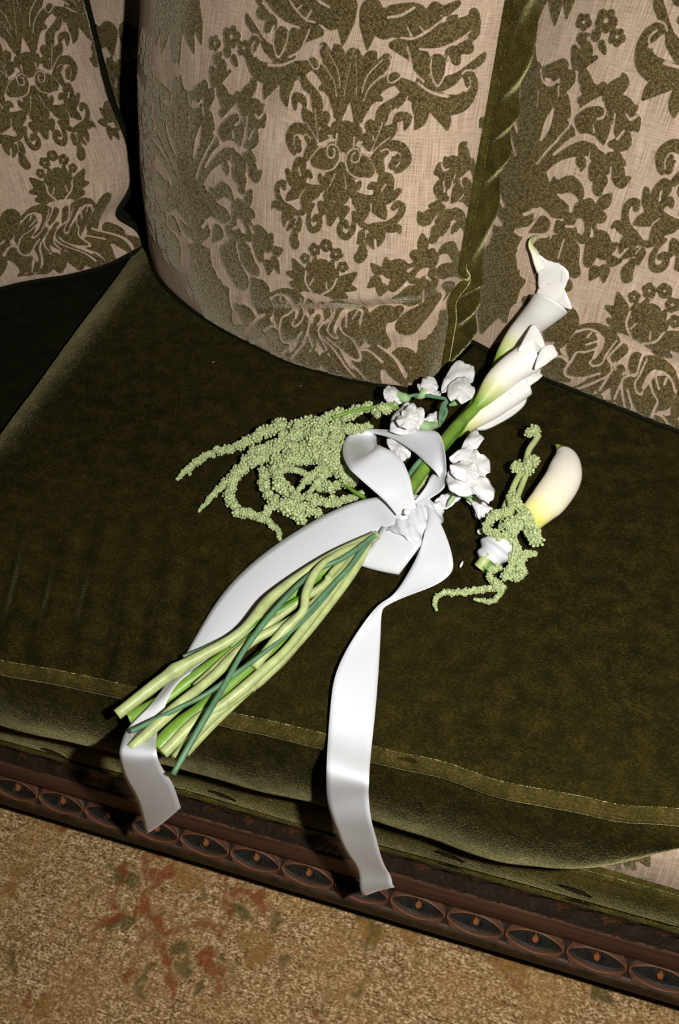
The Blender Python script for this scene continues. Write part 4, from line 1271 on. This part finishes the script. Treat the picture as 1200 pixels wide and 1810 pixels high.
bloom('white sweet pea bloom beside the pillow corner', [
    (q4([(855, 140), (900, 158), (950, 165), (972, 215), (955, 280), (900, 300), (860, 260), (800, 330), (750, 355), (755, 290), (790, 220)], .052), .006, .0022),
    (q4([(860, 258), (900, 245), (940, 290), (975, 335), (950, 390), (885, 425), (845, 395), (815, 408), (788, 370), (800, 300)], .056), .007, .0018)],
      ([(815, 703, .044), (805, 712, .040), (795, 716, .036)], [.004, .003, .0015]), 1)
bloom('small white sweet pea bud on its green calyx', [
    (q4([(625, 265), (660, 245), (705, 260), (730, 310), (700, 350), (640, 360), (612, 330)], .048), .007, .0016),
    (q4([(590, 300), (620, 300), (650, 350), (610, 350)], .046), .003, .001), (q4([(680, 340), (740, 345), (740, 380), (690, 370)], .042), .002, .001)],
      ([(752, 692, .046), (744, 700, .044), (735, 702, .040)], [.0055, .0035, .0015]), 2)
bloom('half-closed sweet pea bud next to the amaranth tip', [
    (q4([(365, 360), (385, 312), (430, 308), (480, 345), (500, 380), (450, 410), (390, 405)], .046), .007, .0018),
    (q4([(380, 400), (440, 380), (500, 395), (490, 425), (420, 425)], .042), .003, .0012)],
      ([(703, 698, .046), (716, 704, .045), (724, 702, .043)], [.004, .0055, .002]), 3)
bloom('round ruffled white bloom above the bow', [
    (q4([(410, 560), (425, 510), (480, 450), (540, 420), (580, 440), (625, 465), (640, 520), (610, 570), (580, 620), (500, 625), (420, 610)], .050), .010, .0026),
    (q4([(450, 520), (520, 480), (590, 490), (600, 540), (560, 590), (480, 590)], .060), .006, .0022),
    (q4([(490, 470), (550, 440), (590, 470), (560, 520), (500, 520)], .064), .005, .002)],
      ([(738, 748, .046), (752, 754, .040), (770, 752, .034)], [.004, .006, .003]), 4)
bloom('white petals seen through the bow loop', [
    (q4([(385, 665), (430, 650), (500, 690), (550, 735), (520, 790), (480, 800), (420, 740)], .030), .006, .0026)], None, 5)
bloom('large ruffled white bloom right of the bow', [
    (q4([(930, 620), (975, 598), (1010, 640), (1035, 665), (985, 720), (960, 730), (930, 800), (870, 840), (805, 805), (830, 760), (880, 720)], .052), .006, .0030),
    (q4([(905, 760), (960, 735), (1010, 770), (1060, 790), (1075, 880), (1040, 900), (1060, 960), (990, 990), (900, 900), (880, 820)], .050), .008, .0034),
    (q4([(785, 920), (800, 870), (870, 850), (960, 900), (1060, 930), (1100, 1010), (1070, 1075), (1020, 1060), (960, 1020), (880, 1035), (800, 995)], .056), .008, .0034),
    (q4([(810, 850), (880, 800), (980, 830), (1000, 900), (920, 930), (830, 910)], .064), .006, .003)],
      ([(860, 872, .040), (826, 872, .036), (800, 860, .030)], [.003, .004, .003]), 6)
bloom('ruffled white bloom below the large one, beside the knot', [
    (q4([(680, 1110), (720, 1060), (780, 1020), (850, 1020), (880, 1050), (820, 1100), (740, 1135)], .028), .006, .0028)],
      ([(806, 873, .036), (796, 886, .035), (790, 896, .031)], [.0022, .002, .0008]), 7)
bloom('drooping white bud above the pearl pin', [
    (q4([(930, 1035), (975, 1045), (1040, 1090), (1090, 1125), (1050, 1170), (1010, 1170), (1000, 1190), (960, 1110)], .020), .005, .0024),
    (q4([(915, 1070), (945, 1050), (965, 1090), (940, 1095)], .018), .002, .001)],
      ([(822, 875, .030), (829, 878, .026), (836, 888, .022)], [.003, .0035, .002]), 8)
for i, pts in enumerate(([(715, 702, .044), (740, 698, .045), (770, 702, .046), (790, 707, .046), (784, 722, .042), (779, 745, .036)], [(790, 708, .046), (782, 716, .044), (778, 734, .040), (777, 752, .032)],
                         [(785, 716, .042), (789, 728, .038), (784, 740, .034), (776, 752, .030)], [(745, 750, .034), (760, 755, .032), (778, 752, .030)])):
    stem2(pts, .0019, .0016, M_stem_blue, name='tendril')
for ol in ([(755, 735), (790, 726), (775, 748), (752, 748)], ):
    lip('petal', [(x, y, .03) for x, y in ol], 0, bouquet, M_petal, .004, ruffle=.002, seed=11)

# ---- amaranth
phi = (1 + 5 ** .5) / 2
IV = np.array([(-1, phi, 0), (1, phi, 0), (-1, -phi, 0), (1, -phi, 0), (0, -1, phi), (0, 1, phi), (0, -1, -phi), (0, 1, -phi), (phi, 0, -1), (phi, 0, 1), (-phi, 0, -1), (-phi, 0, 1)]) / math.sqrt(1 + phi * phi)
IF = np.array([(0, 11, 5), (0, 5, 1), (0, 1, 7), (0, 7, 10), (0, 10, 11), (1, 5, 9), (5, 11, 4), (11, 10, 2), (10, 7, 6), (7, 1, 8), (3, 9, 4), (3, 4, 2), (3, 2, 6), (3, 6, 8), (3, 8, 9), (4, 9, 5), (2, 4, 11), (6, 2, 10), (8, 6, 7), (9, 8, 1)])
UNIT = []
for i in range(30):
    z_ = 1 - 2 * (i + .5) / 30
    UNIT.append((math.sqrt(1 - z_ * z_) * math.cos(i * 2.39996), math.sqrt(1 - z_ * z_) * math.sin(i * 2.39996), z_))
UNIT = np.array(UNIT)


def strand(pts, tf, parent, name='amaranth_strand', dens=1.0):
    """pts (x, y, radius, height): a tassel of clustered florets"""
    W = []
    for x, y, r, h in pts:
        px, py, k = tf(x, y)
        p = onz(px, py, h); p2 = onz(px + 5, py, h)
        W.append((*p, r * k * np.linalg.norm(p2 - p) / 5))
    C_ = crom(W, 400)
    L = np.r_[0, np.cumsum(np.linalg.norm(np.diff(C_[:, :3], axis=0), axis=1))]
    cents = []
    d = 0.0
    while d < L[-1]:
        row = [np.interp(d, L, C_[:, i]) for i in range(4)]
        cents.append(row)
        d += max(row[3] * 1.18, .0016) / dens
    VS, FS = [], []
    nV = 0
    for (x, y, z, r) in cents:
        fat = r > .0032
        for kk in range(2 if fat else 1):
            if kk == 0: rr_ = r * random.uniform(.80, .98)
            else: rr_ = r * random.uniform(.40, .62)
            c = np.array((x, y, z)) + rng.normal(0, r * (.20 if kk == 0 else .5) if fat else r * .12, 3)
            c[2] = max(c[2], SEAT + rr_ * .7)
            q_, _r = np.linalg.qr(rng.normal(0, 1, (3, 3)))
            D = UNIT @ q_
            fr_ = max(rr_ * .27, .00052)
            sz = fr_ * rng.uniform(.75, 1.3, len(D))
            pos = c + D * (rr_ * rng.uniform(.72, 1.12, len(D)))[:, None]
            v = pos[:, None] + IV[None] * sz[:, None, None]
            VS.append(v.reshape(-1, 3))
            FS.append((IF[None] + (np.arange(len(D)) * 12)[:, None, None] + nV).reshape(-1, 3))
            nV += len(D) * 12
            VS.append(c + IV * rr_ * .85); FS.append(IF + nV); nV += 12
    return mesh(name, np.vstack(VS), np.vstack(FS), M_amar, parent, smooth=False)


t3a = crop(300, 620, 1 / 3)
am = [[(1190, 292, 26, .042), (1120, 312, 34, .040), (1060, 305, 32, .036), (1000, 315, 36, .034), (950, 345, 38, .032), (880, 345, 38, .030), (820, 370, 36, .028), (740, 385, 38, .028), (660, 395, 36, .026), (590, 395, 40, .024), (500, 430, 36, .020), (430, 475, 34, .016), (390, 500, 28, .013), (330, 518, 24, .010), (220, 545, 22, .007), (120, 610, 20, .006), (60, 665, 14, .005), (36, 686, 6, .004)],
      [(900, 400, 30, .026), (820, 430, 34, .026), (700, 440, 34, .026), (560, 500, 34, .022), (450, 545, 34, .017), (400, 595, 30, .013), (330, 665, 26, .009), (260, 735, 20, .006), (200, 800, 16, .005), (155, 850, 8, .004)],
      [(760, 420, 34, .024), (650, 470, 34, .022), (500, 560, 36, .017), (400, 620, 32, .012), (335, 690, 30, .010), (308, 750, 30, .008), (325, 810, 28, .008), (380, 855, 26, .007), (450, 872, 24, .007), (490, 885, 22, .008), (540, 920, 20, .008), (575, 955, 17, .006), (585, 1000, 10, .004)],
      [(900, 460, 32, .024), (760, 490, 36, .024), (640, 540, 40, .022), (560, 600, 36, .018), (510, 670, 32, .014), (505, 740, 30, .011), (535, 790, 28, .010), (525, 840, 26, .009), (490, 875, 24, .008)],
      [(880, 520, 34, .026), (760, 560, 36, .024), (620, 590, 38, .022), (570, 650, 38, .020), (590, 715, 36, .017), (660, 765, 34, .014), (760, 790, 30, .012), (860, 805, 28, .011), (950, 785, 22, .012), (1030, 745, 14, .016)],
      [(560, 645, 20, .026), (650, 630, 18, .028), (740, 660, 16, .028)],
      [(680, 738, 14, .024), (740, 672, 22, .026), (830, 615, 30, .028), (900, 560, 30, .028)],
      [(740, 750, 12, .022), (790, 690, 20, .024), (860, 630, 26, .026), (920, 600, 26, .026)],
      [(700, 690, 14, .014), (790, 710, 26, .014), (860, 725, 30, .015), (930, 715, 30, .017), (975, 700, 20, .02)],
      [(560, 800, 34, .012), (620, 830, 40, .012), (690, 890, 34, .010), (720, 905, 20, .008)], [(600, 810, 30, .014), (700, 830, 34, .013), (770, 850, 30, .010), (810, 855, 18, .008)],
      [(700, 430, 36, .030), (820, 470, 38, .032), (870, 560, 38, .032), (890, 640, 38, .030), (940, 690, 32, .026)], [(730, 400, 34, .030), (770, 470, 36, .032), (830, 560, 38, .032), (860, 650, 36, .028)],
      [(760, 385, 32, .034), (850, 415, 34, .034), (930, 410, 30, .034)], [(930, 415, 24, .036), (1000, 405, 28, .038), (1055, 402, 22, .038)], [(640, 500, 30, .026), (740, 530, 34, .028), (840, 600, 34, .03)], [(860, 480, 34, .03), (920, 560, 34, .03), (950, 640, 30, .028), (990, 700, 22, .026)]]
for a in am: strand(a, t3a, bouquet)
stem2([(588, 738, .038), (620, 728, .041), (650, 722, .043), (685, 715, .045), (720, 730, .04)], .0016, .0014, M_stem_green, name='amaranth_stem')
stem2([(645, 880, .02), (625, 868, .022), (600, 850, .02)], .002, .0016, M_stem_green, name='amaranth_stem')
t4a = crop(580, 600, .26667)
strand([(590, 990, 34, .024), (630, 930, 30, .026), (660, 900, 18, .026)], t4a, bouquet)
strand([(640, 560, 20, .034), (690, 570, 24, .034), (730, 560, 18, .03)], t4a, bouquet)

# ------------------------------------------------------------------ boutonniere
bt = empty('boutonniere', onz(870, 980, 0))
tag(bt, 'small boutonniere of one calla lily and green amaranth wrapped in white satin', 'boutonniere')


def k6(x, y, h): return onz(740 + x * .26667, 720 + y * .26667, h)


t6b = crop(740, 720, .26667)
cb = calla('calla_lily', [k6(690, 800, .016), k6(750, 722, .018), k6(808, 662, .020), k6(865, 602, .021), k6(942, 490, .022), k6(966, 405, .022), k6(966, 330, .021), k6(938, 262, .020)], [.0110, .0132, .0150, .0168, .0170, .0155, .0112, .0032], .97, .90, .15, mat=M_calla2, flare=.0, flat=.72)
cb['label'] = 'calla lily with a yellow throat lying mouth down'
tube('tail_tip', crom([k6(938, 275, .021), k6(925, 260, .021), k6(912, 250, .021)], 12), np.linspace(.004, .0012, 12), M_tail, cb, 8)
# wrap and cut stem
P = crom([k6(556, 872, .0145), k6(505, 950, .0140), k6(452, 1035, .0130)], 40)
T, N, Bn = frames(P)
th = np.linspace(0, 2 * np.pi, 48, endpoint=False); s = np.linspace(0, 1, 40)
SS, TH = np.meshgrid(s, th, indexing='ij')
rw = .0150 * (1 - .25 * (SS - .35) ** 2 * 4 * (SS > .35)) + .0014 * np.sin(SS * 16 + 3.0 * np.sin(TH + .6)) + .001 * (vnoise(SS * 6, TH * 2, 5) - .5)
rw = rw * np.clip(.35 + SS * 9, 0, 1) ** .5
V = P[:, None] + N[:, None] * (rw * np.cos(TH))[..., None] + Bn[:, None] * (rw * np.sin(TH) * .85)[..., None]
V[..., 2] = np.maximum(V[..., 2], SEAT + .0012)
o = mesh('satin_wrap', V, quads(40, 48, wv=True), M_satin, bt); o['label'] = 'white satin wrap'
tube('stem', crom([k6(545, 900, .014), k6(470, 1015, .0125), k6(425, 1075, .0095)], 20), .0072, M_stem_deep, bt, 16)
tube('stem', crom([k6(500, 930, .018), k6(440, 1010, .0165), k6(398, 1062, .012)], 20), .0052, M_stem_pale, bt, 12)
for pts, r in (([(795, 185, .030), (770, 225, .029), (730, 285, .027), (705, 375, .025), (650, 480, .022), (600, 590, .020), (565, 680, .019), (555, 760, .018)], .0030), ([(745, 350, .026), (712, 445, .024), (665, 565, .021), (620, 690, .019), (570, 800, .018)], .0028), ([(600, 590, .026), (610, 680, .027), (560, 760, .025), (535, 850, .02)], .0036), ([(690, 700, .024), (620, 790, .022), (560, 870, .018)], .0050)):
    tube('amaranth_stem', crom([k6(*p) for p in pts], 50), r, M_stem_pale if r < .004 else M_stem_green, bt, 10)
bs_ = [[(742, 160, 34, .032), (775, 148, 46, .034), (818, 145, 34, .032)], [(635, 388, 26, .026), (660, 390, 44, .027), (705, 402, 46, .029), (730, 418, 36, .028)], [(725, 365, 30, .028), (748, 345, 44, .029), (770, 355, 30, .027)],
       [(615, 565, 24, .026), (640, 620, 38, .028), (680, 690, 46, .030), (730, 770, 48, .028), (790, 850, 52, .024), (830, 900, 40, .018)], [(700, 720, 36, .024), (740, 830, 40, .02), (760, 890, 34, .016)],
       [(590, 690, 30, .030), (540, 700, 34, .030), (480, 735, 34, .028), (450, 780, 28, .026), (470, 830, 30, .026), (530, 850, 34, .028), (590, 830, 40, .030), (640, 790, 46, .032), (660, 820, 40, .032)], [(600, 770, 34, .034), (650, 760, 40, .034), (620, 830, 36, .034)],
       [(610, 870, 22, .026), (650, 920, 38, .022), (625, 990, 32, .018), (620, 1060, 34, .015), (560, 1130, 30, .012)], [(770, 970, 18, .008), (720, 975, 30, .012), (680, 1010, 34, .014), (690, 1090, 32, .012), (640, 1130, 34, .011), (580, 1110, 30, .012)],
       [(540, 1060, 24, .016), (490, 1080, 30, .014), (475, 1130, 26, .012), (520, 1180, 32, .010), (555, 1180, 28, .009), (530, 1240, 22, .007), (500, 1280, 20, .006), (440, 1283, 18, .005), (360, 1270, 8, .004)],
       [(530, 1200, 26, .009), (450, 1200, 28, .008), (380, 1215, 26, .007), (260, 1228, 24, .006), (170, 1230, 22, .006), (115, 1262, 20, .005), (105, 1300, 16, .005), (120, 1352, 8, .004)]]
for a in bs_: strand(a, t6b, bt)
o = ball('pin_head', k6(407, 823, .010), .0030, M_pearl, bt); o['label'] = 'round pearl pin head'
tube('pin_shaft', np.array([k6(407, 823, .010), k6(445, 882, .018)]), .0004, M_wire, bt, 6)
o = ball('pin_head', k6(400, 706, .016), .0042, M_pearl, bt, (1, 1, 1.5)); o['label'] = 'drop shaped pearl pin head'
tube('pin_shaft', np.array([k6(402, 715, .014), k6(450, 880, .018)]), .0004, M_wire, bt, 6)

M_crumb = mat_simple('dried_plant_crumb', (.16, .13, .045), .8)
# small fallen slivers on the velvet
for nm, lab, a, b, w in (('fallen_petal', 'tiny white petal sliver on the velvet beside the ribbon', (813, 1003), (818, 992), .0012),
                         ('dried_crumb', 'tiny yellowish crumb on the velvet left of the large pillow foot', (374, 641), (379, 639), .0016), ('lint_speck', 'tiny pale lint speck on the velvet below the large pillow', (529, 683), (532, 681), .0012)):
    p = np.array([onz(*a, .0035), onz((a[0] + b[0]) / 2, (a[1] + b[1]) / 2, .0045), onz(*b, .0035)])
    V, Q = tube_geo(crom(p, 8), np.array([.3, .8, 1, 1, 1, 1, .8, .3]) * w, 6, .5)
    o = mesh(nm, V, Q, M_petal if nm == 'fallen_petal' else M_crumb)
    tag(o, lab, 'debris')
